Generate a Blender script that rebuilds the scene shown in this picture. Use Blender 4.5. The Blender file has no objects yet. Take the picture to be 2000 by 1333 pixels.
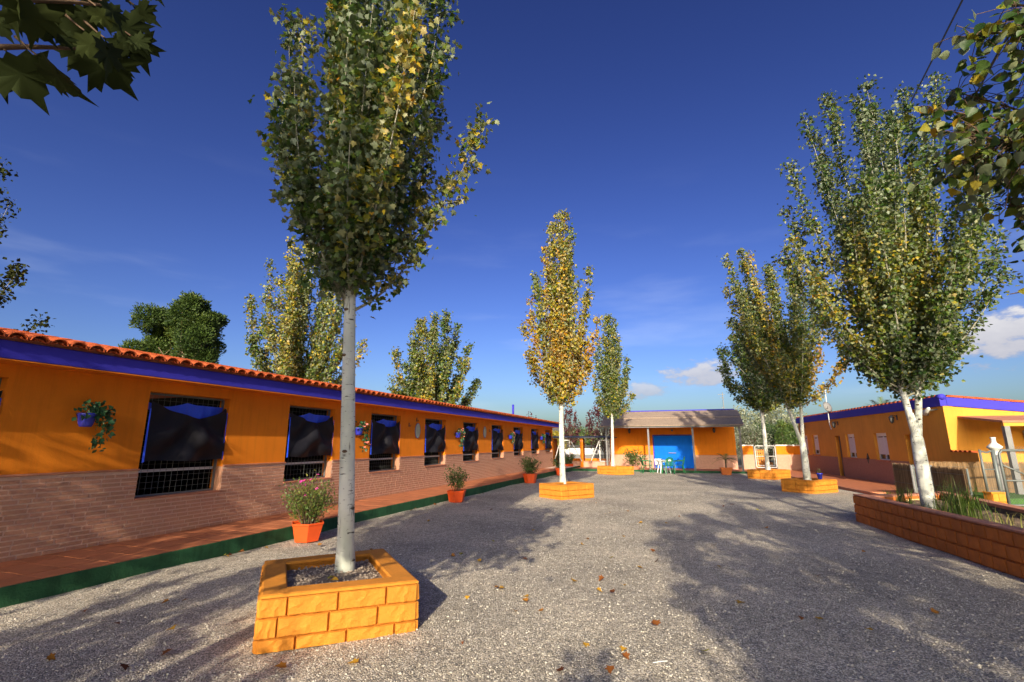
import bpy, math, random
import numpy as np
from mathutils import Vector, Matrix
random.seed(7); rng = np.random.default_rng(7)
S = bpy.context.scene
COL = S.collection

# ------------------------------------------------------------------ camera, sky, sun, exposure
H = 1.65; FPX = 927.0; PITCH = math.atan(200 / FPX)
cam = bpy.data.cameras.new('camera'); cam.sensor_width = 36; cam.lens = FPX / 2000 * 36
cam.clip_start = .05; cam.clip_end = 3000
camo = bpy.data.objects.new('camera', cam); COL.objects.link(camo)
camo.location = (0, 0, H); camo.rotation_euler = (math.pi / 2 + PITCH, 0, 0); S.camera = camo

SUN_AZ = 8.5; SUN_EL = 22.5          # the light travels towards this azimuth (clockwise from +Y)
w = bpy.data.worlds.new('World'); S.world = w; w.use_nodes = True
nt = w.node_tree; nt.nodes.clear()
def wn(t, **k):
    n = nt.nodes.new(t)
    for a, b in k.items(): setattr(n, a, b)
    return n
def wl(a, b): nt.links.new(a, b)
def wmath(op, a, b=None, c=None):
    n = wn('ShaderNodeMath', operation=op)
    for i, v in enumerate((a, b, c)):
        if v is None: continue
        if isinstance(v, (int, float)): n.inputs[i].default_value = v
        else: wl(v, n.inputs[i])
    return n.outputs[0]
sky = wn('ShaderNodeTexSky', sky_type='NISHITA', sun_disc=False)
sky.sun_elevation = math.radians(SUN_EL); sky.sun_rotation = math.radians(180 + SUN_AZ)
sky.air_density = 1.0; sky.dust_density = 3.0; sky.ozone_density = 3.0; sky.altitude = 300
hs = wn('ShaderNodeHueSaturation'); hs.inputs['Saturation'].default_value = 1.08; hs.inputs['Hue'].default_value = .521
wl(sky.outputs[0], hs.inputs['Color'])
gm = wn('ShaderNodeGamma'); gm.inputs[1].default_value = 1.5
wl(hs.outputs[0], gm.inputs[0])
tc = wn('ShaderNodeTexCoord')
sep = wn('ShaderNodeSeparateXYZ'); wl(tc.outputs['Generated'], sep.inputs[0])
az = wmath('ARCTAN2', sep.outputs[0], sep.outputs[1]); el = wmath('ARCSINE', sep.outputs[2])
noi = wn('ShaderNodeTexNoise'); noi.inputs['Scale'].default_value = 26; noi.inputs['Detail'].default_value = 7; noi.inputs['Roughness'].default_value = .58
mp = wn('ShaderNodeMapping'); mp.inputs['Scale'].default_value = (1, 1, 2.2); wl(tc.outputs['Generated'], mp.inputs[0]); wl(mp.outputs[0], noi.inputs[0])
nz = wmath('SUBTRACT', noi.outputs['Fac'], .5)
mask = None; shade = None
# low clouds lying round the horizon: (azimuth, elevation, half width, half height) in degrees
for ca, ce, cw, ch, st in ((22.6, 7.7, 5.2, 1.5, .9), (15.6, 6.0, 3.4, 1.0, .75), (47.5, 9.1, 6.2, 2.5, 1.0), (54, 9.6, 6, 3.0, .95),
                       (-75, 9, 9, 2, .8), (95, 8, 10, 2.5, .8), (150, 10, 12, 3, .8), (-130, 7, 10, 2, .7)):
    dx = wmath('DIVIDE', wmath('SUBTRACT', az, math.radians(ca)), math.radians(cw))
    dy = wmath('DIVIDE', wmath('SUBTRACT', el, math.radians(ce)), math.radians(ch))
    d = wmath('SQRT', wmath('ADD', wmath('MULTIPLY', dx, dx), wmath('MULTIPLY', dy, dy)))
    v = wmath('ADD', wmath('SUBTRACT', 1.0, d), wmath('MULTIPLY', nz, 2.6))
    r = wn('ShaderNodeMapRange', interpolation_type='SMOOTHSTEP'); r.inputs[1].default_value = .0; r.inputs[2].default_value = .6; r.inputs[4].default_value = st
    wl(v, r.inputs[0])
    top = wmath('MULTIPLY_ADD', wmath('ADD', dy, wmath('MULTIPLY', nz, 2.0)), .35, .45)
    if mask is None: mask, shade = r.outputs[0], wmath('MULTIPLY', r.outputs[0], top)
    else: mask, shade = wmath('MAXIMUM', mask, r.outputs[0]), wmath('MAXIMUM', shade, wmath('MULTIPLY', r.outputs[0], top))
# thin high veil low in the sky
veil = wn('ShaderNodeTexNoise'); veil.inputs['Scale'].default_value = 3.2; veil.inputs['Detail'].default_value = 6
mp2 = wn('ShaderNodeMapping'); mp2.inputs['Scale'].default_value = (1, 1, 5); mp2.inputs['Rotation'].default_value = (.1, .25, 0); wl(tc.outputs['Generated'], mp2.inputs[0]); wl(mp2.outputs[0], veil.inputs[0])
vr = wn('ShaderNodeMapRange', interpolation_type='SMOOTHSTEP'); vr.inputs[1].default_value = .52; vr.inputs[2].default_value = .8; vr.inputs[4].default_value = .15
wl(veil.outputs['Fac'], vr.inputs[0])
lowm = wn('ShaderNodeMapRange', interpolation_type='SMOOTHSTEP'); lowm.inputs[1].default_value = .6; lowm.inputs[2].default_value = .1; wl(el, lowm.inputs[0])
vm = wmath('MULTIPLY', vr.outputs[0], lowm.outputs[0])
cr = wn('ShaderNodeMix', data_type='RGBA'); cr.inputs[6].default_value = (6.4, 6.6, 8.0, 1); cr.inputs[7].default_value = (12.4, 12.2, 12.4, 1)
wl(shade, cr.inputs[0])
m1 = wn('ShaderNodeMix', data_type='RGBA'); m1.inputs[7].default_value = (14, 15.2, 17.5, 1); wl(vm, m1.inputs[0]); wl(gm.outputs[0], m1.inputs[6])
m2 = wn('ShaderNodeMix', data_type='RGBA'); wl(mask, m2.inputs[0]); wl(m1.outputs[2], m2.inputs[6]); wl(cr.outputs[2], m2.inputs[7])
bg = wn('ShaderNodeBackground'); bg.inputs[1].default_value = .053; wl(m2.outputs[2], bg.inputs[0])
wo = wn('ShaderNodeOutputWorld'); wl(bg.outputs[0], wo.inputs[0])

sl = bpy.data.lights.new('sun', 'SUN'); sl.energy = 5.0; sl.angle = math.radians(.53); sl.color = (1, .87, .68)
so = bpy.data.objects.new('sun', sl); COL.objects.link(so)
_a, _e = math.radians(SUN_AZ), math.radians(SUN_EL)
LDIR = Vector((math.sin(_a) * math.cos(_e), math.cos(_a) * math.cos(_e), -math.sin(_e)))
so.rotation_euler = LDIR.to_track_quat('-Z', 'Y').to_euler(); so.location = (0, -20, 30)
S.view_settings.view_transform = 'Standard'; S.view_settings.look = 'None'; S.view_settings.exposure = 0.45; S.view_settings.gamma = 1
S.cycles.max_bounces = 6; S.cycles.transparent_max_bounces = 8

# ------------------------------------------------------------------ surveying helpers (photo pixel -> place)
_c, _s = math.cos(PITCH), math.sin(PITCH)
def ray(px, py):
    x = (px - 1000) / FPX; u = (666.5 - py) / FPX
    return Vector((x, _c - _s * u, _s + _c * u))
def G(px, py, z=0.0):
    r = ray(px, py); t = (z - H) / r.z
    return Vector((r.x * t, r.y * t, z))
def atY(px, py, Y):
    r = ray(px, py); t = Y / r.y
    return Vector((r.x * t, Y, H + r.z * t))
def atD(px, py, D):
    r = ray(px, py).normalized() * D
    return Vector((r.x, r.y, r.z + H))

# ------------------------------------------------------------------ mesh helpers
class MB:
    def __init__(s): s.v = []; s.f = []; s.t = []
    def add(s, vs, fs, tint=None):
        o = len(s.v); s.v += [tuple(p) for p in vs]; s.f += [tuple(i + o for i in f) for f in fs]
        tt = random.random() if tint is None else tint
        s.t += [tt] * len(fs); return s
    def box(s, x0, x1, y0, y1, z0, z1, tint=None, M=None):
        vs = [(x0, y0, z0), (x1, y0, z0), (x1, y1, z0), (x0, y1, z0), (x0, y0, z1), (x1, y0, z1), (x1, y1, z1), (x0, y1, z1)]
        if M is not None: vs = [M @ Vector(p) for p in vs]
        return s.add(vs, [(3, 2, 1, 0), (4, 5, 6, 7), (0, 1, 5, 4), (1, 2, 6, 5), (2, 3, 7, 6), (3, 0, 4, 7)], tint)
    def bar(s, a, b, w, h=None, tint=None, up=(0, 0, 1)):
        a, b = Vector(a), Vector(b); h = w if h is None else h
        d = (b - a).normalized(); u = Vector(up)
        if abs(d.dot(u)) > .98: u = Vector((0, 1, 0))
        x = d.cross(u).normalized(); y = x.cross(d)
        vs = [p + x * sx * w / 2 + y * sy * h / 2 for p in (a, b) for sx, sy in ((-1, -1), (1, -1), (1, 1), (-1, 1))]
        return s.add(vs, [(0, 1, 2, 3), (7, 6, 5, 4), (4, 5, 1, 0), (5, 6, 2, 1), (6, 7, 3, 2), (7, 4, 0, 3)], tint)
    def tube(s, pts, rad, n=8, caps=True, tint=None):
        pts = [Vector(p) for p in pts]; k = len(pts)
        if isinstance(rad, (int, float)): rad = [rad] * k
        vs = []; px = None
        for i, p in enumerate(pts):
            d = (pts[min(i + 1, k - 1)] - pts[max(i - 1, 0)]).normalized()
            if px is None:
                u = Vector((0, 1, 0)) if abs(d.y) < .9 else Vector((1, 0, 0)); px = d.cross(u).normalized()
            else: px = (px - d * px.dot(d)).normalized()
            py = d.cross(px)
            for j in range(n):
                a = 2 * math.pi * j / n; vs.append(p + (px * math.cos(a) + py * math.sin(a)) * rad[i])
        fs = [(i * n + j, i * n + (j + 1) % n, (i + 1) * n + (j + 1) % n, (i + 1) * n + j) for i in range(k - 1) for j in range(n)]
        if caps: fs += [tuple(range(n - 1, -1, -1)), tuple((k - 1) * n + j for j in range(n))]
        return s.add(vs, fs, tint)
    def lathe(s, prof, n=16, c=(0, 0, 0), tint=None):
        vs = [(c[0] + r * math.cos(2 * math.pi * j / n), c[1] + r * math.sin(2 * math.pi * j / n), c[2] + z) for r, z in prof for j in range(n)]
        k = len(prof)
        fs = [(i * n + j, i * n + (j + 1) % n, (i + 1) * n + (j + 1) % n, (i + 1) * n + j) for i in range(k - 1) for j in range(n)]
        fs += [tuple(range(n - 1, -1, -1)), tuple((k - 1) * n + j for j in range(n))]
        return s.add(vs, fs, tint)
    def ball(s, c, r, n=8, m=5, tint=None):
        if isinstance(r, (int, float)): r = (r, r, r)
        vs = []; fs = []
        for i in range(m + 1):
            th = math.pi * i / m
            for j in range(n):
                a = 2 * math.pi * j / n
                vs.append((c[0] + r[0] * max(math.sin(th), .02) * math.cos(a), c[1] + r[1] * max(math.sin(th), .02) * math.sin(a), c[2] + r[2] * math.cos(th)))
        fs = [((i + 1) * n + j, (i + 1) * n + (j + 1) % n, i * n + (j + 1) % n, i * n + j) for i in range(m) for j in range(n)]
        return s.add(vs, fs, tint)
    def mesh(s, name, smooth=False):
        me = bpy.data.meshes.new(name); me.from_pydata(s.v, [], s.f)
        a = me.attributes.new('tint', 'FLOAT', 'FACE'); a.data.foreach_set('value', s.t)
        if smooth: me.polygons.foreach_set('use_smooth', [True] * len(me.polygons))
        me.update(); return me
    def build(s, name, m, parent=None, smooth=False, bevel=0, label=None, kind=None):
        o = bpy.data.objects.new(name, s.mesh(name, smooth)); o.data.materials.append(m); COL.objects.link(o)
        if parent is not None: o.parent = parent
        if bevel:
            b = o.modifiers.new('bevel', 'BEVEL'); b.width = bevel; b.segments = 1; b.limit_method = 'ANGLE'
        if label: o['label'] = label
        if kind: o['kind'] = kind
        return o
def inst(name, me, parent, loc=(0, 0, 0), rot=(0, 0, 0), scale=(1, 1, 1)):
    o = bpy.data.objects.new(name, me); COL.objects.link(o)
    if parent is not None: o.parent = parent
    o.location = loc; o.rotation_euler = rot; o.scale = scale
    return o
def thing(name, label, cat, loc=(0, 0, 0), rz=0, group=None):
    o = bpy.data.objects.new(name, None); COL.objects.link(o); o.empty_display_size = .2
    o.location = loc; o.rotation_euler = (0, 0, rz); o['label'] = label; o['category'] = cat
    if group: o['group'] = group
    return o
def tag(o, label, cat, group=None, kind=None):
    if label: o['label'] = label
    if cat: o['category'] = cat
    if group: o['group'] = group
    if kind: o['kind'] = kind
    return o
def struct(o): o['kind'] = 'structure'; return o
def copy_tree(o, parent=None):
    c = o.copy(); COL.objects.link(c)
    if parent is not None: c.parent = parent
    for ch in list(o.children): copy_tree(ch, c)
    return c

# ------------------------------------------------------------------ materials
def mat(name, col, rough=.85, var=.12, nscale=2.5, bump=0.0, bscale=60, spec=.25, objrand=0.0, tint=0.0, col2=None, dirt=0.0, metal=0.0, streak=(1, 1, 1), wear=0.0):
    m = bpy.data.materials.new(name); m.use_nodes = True; t = m.node_tree; N = t.nodes; L = t.links.new
    b = N['Principled BSDF']; b.inputs['Roughness'].default_value = rough; b.inputs['Specular IOR Level'].default_value = spec; b.inputs['Metallic'].default_value = metal
    geo = N.new('ShaderNodeNewGeometry')
    mpn = N.new('ShaderNodeMapping'); mpn.inputs['Scale'].default_value = streak; L(geo.outputs['Position'], mpn.inputs[0])
    n1 = N.new('ShaderNodeTexNoise'); n1.inputs['Scale'].default_value = nscale; n1.inputs['Detail'].default_value = 8; n1.inputs['Roughness'].default_value = .62
    L(mpn.outputs[0], n1.inputs[0])
    mr = N.new('ShaderNodeMapRange'); mr.inputs[1].default_value = .3; mr.inputs[2].default_value = .7; mr.inputs[3].default_value = 1 - var; mr.inputs[4].default_value = 1 + var
    L(n1.outputs['Fac'], mr.inputs[0]); val = mr.outputs[0]
    def mul(a, bb):
        q = N.new('ShaderNodeMath'); q.operation = 'MULTIPLY'; L(a, q.inputs[0]); L(bb, q.inputs[1]); return q.outputs[0]
    at = N.new('ShaderNodeAttribute'); at.attribute_name = 'tint'
    oi = N.new('ShaderNodeObjectInfo')
    ad = N.new('ShaderNodeMath'); ad.operation = 'ADD'; L(at.outputs['Fac'], ad.inputs[0]); L(oi.outputs['Random'], ad.inputs[1])
    fr = N.new('ShaderNodeMath'); fr.operation = 'FRACT'; L(ad.outputs[0], fr.inputs[0])
    src = fr.outputs[0] if objrand else at.outputs['Fac']
    amt = objrand or tint
    if amt:
        r2 = N.new('ShaderNodeMapRange'); r2.inputs[3].default_value = 1 - amt; r2.inputs[4].default_value = 1 + amt; L(src, r2.inputs[0]); val = mul(val, r2.outputs[0])
    base = None
    if col2 is not None:
        mx = N.new('ShaderNodeMix'); mx.data_type = 'RGBA'; mx.inputs[6].default_value = (*col, 1); mx.inputs[7].default_value = (*col2, 1)
        L(src if amt else n1.outputs['Fac'], mx.inputs[0]); base = mx.outputs[2]
    if dirt:
        nd = N.new('ShaderNodeTexNoise'); nd.inputs['Scale'].default_value = nscale * .6; nd.inputs['Detail'].default_value = 10; nd.inputs['Roughness'].default_value = .7; L(geo.outputs['Position'], nd.inputs[0])
        rd = N.new('ShaderNodeMapRange'); rd.inputs[1].default_value = .5; rd.inputs[2].default_value = .75; rd.inputs[3].default_value = 1; rd.inputs[4].default_value = 1 - dirt; L(nd.outputs['Fac'], rd.inputs[0]); val = mul(val, rd.outputs[0])
    if wear:      # rain streaks and patchy fading
        mw = N.new('ShaderNodeMapping'); mw.inputs['Scale'].default_value = (5, 5, .45); L(geo.outputs['Position'], mw.inputs[0])
        nw = N.new('ShaderNodeTexNoise'); nw.inputs['Scale'].default_value = 1.6; nw.inputs['Detail'].default_value = 9; nw.inputs['Roughness'].default_value = .68; L(mw.outputs[0], nw.inputs[0])
        rw = N.new('ShaderNodeMapRange'); rw.inputs[1].default_value = .48; rw.inputs[2].default_value = .74; rw.inputs[3].default_value = 1; rw.inputs[4].default_value = 1 - wear; L(nw.outputs['Fac'], rw.inputs[0]); val = mul(val, rw.outputs[0])
        nf = N.new('ShaderNodeTexNoise'); nf.inputs['Scale'].default_value = .9; nf.inputs['Detail'].default_value = 5; L(geo.outputs['Position'], nf.inputs[0])
        rf = N.new('ShaderNodeMapRange'); rf.inputs[1].default_value = .4; rf.inputs[2].default_value = .7; rf.inputs[3].default_value = 1; rf.inputs[4].default_value = 1 + wear * .5; L(nf.outputs['Fac'], rf.inputs[0]); val = mul(val, rf.outputs[0])
    vm_ = N.new('ShaderNodeVectorMath'); vm_.operation = 'SCALE'
    if base is not None: L(base, vm_.inputs[0])
    else: vm_.inputs[0].default_value = col
    L(val, vm_.inputs['Scale']); L(vm_.outputs[0], b.inputs['Base Color'])
    if bump:
        nb = N.new('ShaderNodeTexNoise'); nb.inputs['Scale'].default_value = bscale; nb.inputs['Detail'].default_value = 6; L(geo.outputs['Position'], nb.inputs[0])
        bp = N.new('ShaderNodeBump'); bp.inputs['Strength'].default_value = bump; bp.inputs['Distance'].default_value = .02; L(nb.outputs['Fac'], bp.inputs['Height']); L(bp.outputs[0], b.inputs['Normal'])
    return m

def leaf_mat(name, stops, back=(.42, .45, .40), backmix=.6, trans=.3, rough=.45):
    m = bpy.data.materials.new(name); m.use_nodes = True; t = m.node_tree; N = t.nodes; L = t.links.new
    b = N['Principled BSDF']; b.inputs['Roughness'].default_value = rough; b.inputs['Specular IOR Level'].default_value = .4 if rough < .7 else .12
    at = N.new('ShaderNodeAttribute'); at.attribute_name = 'tint'
    oi = N.new('ShaderNodeObjectInfo')
    rp = N.new('ShaderNodeValToRGB'); e = rp.color_ramp.elements
    e[0].position = stops[0][0]; e[0].color = (*stops[0][1], 1); e[1].position = stops[-1][0]; e[1].color = (*stops[-1][1], 1)
    for p, c in stops[1:-1]:
        q = e.new(p); q.color = (*c, 1)
    L(at.outputs['Fac'], rp.inputs[0])
    geo = N.new('ShaderNodeNewGeometry')
    mx = N.new('ShaderNodeMix'); mx.data_type = 'RGBA'; mx.inputs[7].default_value = (*back, 1); L(rp.outputs[0], mx.inputs[6])
    q = N.new('ShaderNodeMath'); q.operation = 'MULTIPLY'; q.inputs[1].default_value = backmix; L(geo.outputs['Backfacing'], q.inputs[0]); L(q.outputs[0], mx.inputs[0])
    L(mx.outputs[2], b.inputs['Base Color'])
    tr = N.new('ShaderNodeBsdfTranslucent'); L(rp.outputs[0], tr.inputs[0])
    ms = N.new('ShaderNodeMixShader'); ms.inputs[0].default_value = trans; L(b.outputs[0], ms.inputs[1]); L(tr.outputs[0], ms.inputs[2])
    L(ms.outputs[0], N['Material Output'].inputs[0]); return m

def bark_mat(name, col, dark=(.06, .05, .04)):
    m = bpy.data.materials.new(name); m.use_nodes = True; t = m.node_tree; N = t.nodes; L = t.links.new
    b = N['Principled BSDF']; b.inputs['Roughness'].default_value = .8; b.inputs['Specular IOR Level'].default_value = .15
    geo = N.new('ShaderNodeNewGeometry')
    def noise(scale, sc, det=6):
        mp_ = N.new('ShaderNodeMapping'); mp_.inputs['Scale'].default_value = sc; L(geo.outputs['Position'], mp_.inputs[0])
        n_ = N.new('ShaderNodeTexNoise'); n_.inputs['Scale'].default_value = scale; n_.inputs['Detail'].default_value = det; L(mp_.outputs[0], n_.inputs[0]); return n_.outputs['Fac']
    def rng_(s, a, bb, c=0., d=1.):
        r = N.new('ShaderNodeMapRange'); r.inputs[1].default_value = a; r.inputs[2].default_value = bb; r.inputs[3].default_value = c; r.inputs[4].default_value = d; L(s, r.inputs[0]); return r.outputs[0]
    big = noise(4, (1, 1, .5)); scar = noise(9, (.9, .9, 3.4), 4); sp = noise(24, (.7, .7, 2.5), 3); crack = noise(13, (2.2, 2.2, .28), 5)
    f1 = rng_(scar, .62, .70); f2 = rng_(sp, .65, .72); f3 = rng_(crack, .63, .71, 0, .75)
    mx = N.new('ShaderNodeMath'); mx.operation = 'MAXIMUM'; L(f1, mx.inputs[0]); L(f2, mx.inputs[1])
    mx2 = N.new('ShaderNodeMath'); mx2.operation = 'MAXIMUM'; L(mx.outputs[0], mx2.inputs[0]); L(f3, mx2.inputs[1])
    c1 = N.new('ShaderNodeMix'); c1.data_type = 'RGBA'; c1.inputs[6].default_value = (col[0] * .72, col[1] * .76, col[2] * .72, 1); c1.inputs[7].default_value = (*col, 1); L(rng_(big, .38, .62), c1.inputs[0])
    c2 = N.new('ShaderNodeMix'); c2.data_type = 'RGBA'; c2.inputs[7].default_value = (*dark, 1); L(mx2.outputs[0], c2.inputs[0]); L(c1.outputs[2], c2.inputs[6]); L(c2.outputs[2], b.inputs['Base Color'])
    bp = N.new('ShaderNodeBump'); bp.inputs['Strength'].default_value = .5; bp.inputs['Distance'].default_value = .01; bp.invert = True; L(mx2.outputs[0], bp.inputs['Height']); L(bp.outputs[0], b.inputs['Normal'])
    return m

def gravel_mat(name, scale=70, flat=False):
    m = bpy.data.materials.new(name); m.use_nodes = True; t = m.node_tree; N = t.nodes; L = t.links.new
    b = N['Principled BSDF']; b.inputs['Roughness'].default_value = .9; b.inputs['Specular IOR Level'].default_value = .2
    geo = N.new('ShaderNodeNewGeometry')
    v = N.new('ShaderNodeTexVoronoi'); v.inputs['Scale'].default_value = scale; L(geo.outputs['Position'], v.inputs[0])
    sx = N.new('ShaderNodeSeparateColor'); L(v.outputs['Color'], sx.inputs[0])
    rp = N.new('ShaderNodeValToRGB'); e = rp.color_ramp.elements
    e[0].position = 0; e[0].color = (.17, .165, .16, 1); e[1].position = 1; e[1].color = (.92, .88, .80, 1)
    for p, c in ((.3, (.36, .35, .335)), (.6, (.52, .50, .465)), (.85, (.68, .64, .58))):
        q = e.new(p); q.color = (c[0] * 1.04, c[1] * .985, c[2] * .86, 1)
    L(sx.outputs[0], rp.inputs[0])
    n = N.new('ShaderNodeTexNoise'); n.inputs['Scale'].default_value = .55; n.inputs['Detail'].default_value = 8; n.inputs['Roughness'].default_value = .6; L(geo.outputs['Position'], n.inputs[0])
    mr = N.new('ShaderNodeMapRange'); mr.inputs[1].default_value = .3; mr.inputs[2].default_value = .7; mr.inputs[3].default_value = .62; mr.inputs[4].default_value = 1.12; L(n.outputs['Fac'], mr.inputs[0])
    n2 = N.new('ShaderNodeTexNoise'); n2.inputs['Scale'].default_value = 9; n2.inputs['Detail'].default_value = 6; L(geo.outputs['Position'], n2.inputs[0])
    mr2 = N.new('ShaderNodeMapRange'); mr2.inputs[1].default_value = .3; mr2.inputs[2].default_value = .7; mr2.inputs[3].default_value = .8; mr2.inputs[4].default_value = 1.2; L(n2.outputs['Fac'], mr2.inputs[0])
    mm = N.new('ShaderNodeMath'); mm.operation = 'MULTIPLY'; L(mr.outputs[0], mm.inputs[0]); L(mr2.outputs[0], mm.inputs[1])
    # warmer brown dust patches
    mc = N.new('ShaderNodeMix'); mc.data_type = 'RGBA'; mc.blend_type = 'MULTIPLY'; mc.inputs[7].default_value = (1.0, .95, .87, 1); L(n.outputs['Fac'], mc.inputs[0]); L(rp.outputs[0], mc.inputs[6])
    vm_ = N.new('ShaderNodeVectorMath'); vm_.operation = 'SCALE'; L(mc.outputs[2], vm_.inputs[0]); L(mm.outputs[0], vm_.inputs['Scale']); L(vm_.outputs[0], b.inputs['Base Color'])
    bp = N.new('ShaderNodeBump'); bp.inputs['Strength'].default_value = .9; bp.inputs['Distance'].default_value = .012; bp.invert = True
    v2 = N.new('ShaderNodeTexVoronoi'); v2.inputs['Scale'].default_value = scale; L(geo.outputs['Position'], v2.inputs[0])
    ad = N.new('ShaderNodeMath'); ad.operation = 'MULTIPLY_ADD'; L(n2.outputs['Fac'], ad.inputs[0]); ad.inputs[1].default_value = -1.2; L(v2.outputs['Distance'], ad.inputs[2])
    L(ad.outputs[0], bp.inputs['Height']); L(bp.outputs[0], b.inputs['Normal'])
    return m

ORANGE = mat('orange_plaster', (.74, .215, .010), .85, .07, 1.2, .25, 90, dirt=.08, wear=.16)
YELLOW = mat('yellow_plaster', (.68, .305, .045), .85, .06, 1.2, .2, 90, dirt=.06, wear=.14)
PLANTER = mat('planter_paint', (.60, .228, .026), .75, .08, 5, .35, 45, objrand=.05, dirt=.16, wear=.18)
RBLOCK = mat('terracotta_block_paint', (.50, .15, .028), .8, .12, 6, .3, 50, objrand=.08, dirt=.2, wear=.25)
BLUE = mat('blue_paint', (.042, .036, .43), .7, .06, 3, .1, 60)
GREENK = mat('green_kerb_paint', (.022, .09, .038), .85, .25, 4, .5, 40, dirt=.35, wear=.4)
BRICK = mat('rustic_brick', (.62, .32, .20), .9, .14, 25, .4, 120, objrand=.32, col2=(.35, .175, .115))
MORTAR = mat('mortar', (.68, .48, .36), .95, .1, 20, .4, 150)
COPING = mat('terracotta_coping', (.45, .19, .11), .8, .15, 9, .2, 60)
FLOORT = mat('floor_tile', (.46, .165, .075), .6, .13, 6, .15, 50, objrand=.10, dirt=.12)
GROUT = mat('grout', (.68, .54, .44), .95, .1, 9)
ROOFT = mat('roof_tile', (.44, .09, .026), .8, .18, 12, .3, 70, objrand=.14, dirt=.15)
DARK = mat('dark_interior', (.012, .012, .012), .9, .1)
GALV = mat('galvanised_steel', (.13, .15, .145), .5, .12, 14, metal=.2, spec=.5)
WHITEP = mat('white_paint', (.62, .63, .61), .5, .06, 8)
WIRE = mat('grey_wire', (.13, .14, .13), .5, .05, spec=.4)
TARP = mat('black_tarpaulin', (.013, .013, .018), .55, .1, 8, .1, 40, spec=.15)
TARPB = mat('blue_tarpaulin', (.03, .10, .90), .5, .08, 8, .1, 40, spec=.4)
BPOT = mat('blue_glazed_pot', (.03, .04, .42), .25, .08, 12, spec=.6)
RPOT = mat('red_plastic_pot', (.72, .085, .012), .45, .07, 7, spec=.5)
PINKPOT = mat('terracotta_pot', (.58, .24, .13), .8, .1, 8)
SOIL = mat('soil', (.07, .05, .035), .95, .3, 14, .6, 60)
BARKW = bark_mat('white_bark', (.68, .68, .62))
BARKG = bark_mat('grey_bark', (.38, .36, .31), (.09, .07, .06))
BARKM = mat('branch_bark', (.30, .29, .22), .85, .25, 14, .4, 50)
BARKB = mat('brown_bark', (.13, .085, .055), .9, .25, 20, .5, 60)
GRAVEL = gravel_mat('gravel', 88)
PEBBLE = mat('pebble', (.78, .73, .63), .85, .1, 40, objrand=0, tint=.4, col2=(.34, .32, .285))
POPLAR = leaf_mat('poplar_leaf', [(0, (.024, .060, .010)), (.35, (.065, .125, .016)), (.54, (.17, .20, .02)), (.76, (.48, .36, .025)), (1, (.50, .22, .012))], (.34, .37, .28), .42, .34)
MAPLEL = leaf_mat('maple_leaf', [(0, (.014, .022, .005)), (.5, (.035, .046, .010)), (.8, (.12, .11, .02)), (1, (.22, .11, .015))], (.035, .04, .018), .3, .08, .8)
PINEL = leaf_mat('pine_needle', [(0, (.018, .045, .010)), (.5, (.06, .105, .016)), (1, (.14, .17, .025))], (.03, .05, .015), 0, .2, .6)
SHRUBL = leaf_mat('shrub_leaf', [(0, (.03, .07, .018)), (.6, (.09, .16, .03)), (1, (.22, .22, .04))], (.12, .17, .07), .3, .3)
IVYL = leaf_mat('ivy_leaf', [(0, (.015, .06, .025)), (.6, (.04, .14, .05)), (1, (.35, .45, .25))], (.1, .2, .1), .3, .2)
PLUML = leaf_mat('plum_leaf', [(0, (.045, .012, .016)), (.6, (.10, .025, .03)), (1, (.16, .06, .05))], (.1, .04, .04), .3, .25)
SILVERL = leaf_mat('silver_leaf', [(0, (.08, .11, .05)), (.5, (.20, .23, .12)), (1, (.40, .40, .22))], (.42, .44, .36), .6, .25)
YELLOWL = leaf_mat('yellow_leaf', [(0, (.20, .20, .02)), (1, (.50, .38, .02))], (.4, .35, .1), .3, .35)
GRASSL = leaf_mat('grass_blade', [(0, (.05, .10, .015)), (.6, (.12, .19, .03)), (1, (.32, .28, .09))], (.12, .19, .03), .2, .3)
LITTER = leaf_mat('fallen_leaf', [(0, (.09, .035, .018)), (.4, (.26, .09, .02)), (.75, (.48, .27, .03)), (1, (.45, .42, .08))], (.3, .2, .1), .4, .1, .7)
PINKF = mat('pink_petal', (.72, .04, .36), .6, .1, tint=.2)
SALMONF = mat('salmon_petal', (.78, .22, .18), .6, .1, tint=.3)
CHAIRG = mat('green_plastic', (.008, .16, .05), .35, .05, 6, spec=.5)
WHITEPL = mat('white_plastic', (.78, .78, .76), .4, .04, spec=.5)
DOORB = mat('blue_door_paint', (.001, .15, .80), .6, .05, 3, .05, spec=.1, wear=.12)
FELT = mat('brown_roof_sheet', (.33, .25, .19), .95, .22, 7, .4, 40, streak=(3, 1, .4), dirt=.25)
REED = mat('reed', (.30, .19, .095), .9, .25, 30, .3, 80, tint=.35, streak=(1, 1, .1))
IRON = mat('black_iron', (.02, .02, .022), .5, .1, spec=.4)
STEELG = mat('grey_steel_post', (.20, .20, .20), .6, .12, 7, spec=.3)
GLASSD = mat('dark_glass', (.02, .025, .03), .08, .05, spec=.8)
PINKB = mat('pink_brick_tile', (.55, .31, .22), .9, .1, 10, .3, 80)
REDBRICK = mat('brown_brick_face', (.36, .19, .135), .9, .12, 12, .3, 80)
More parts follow.
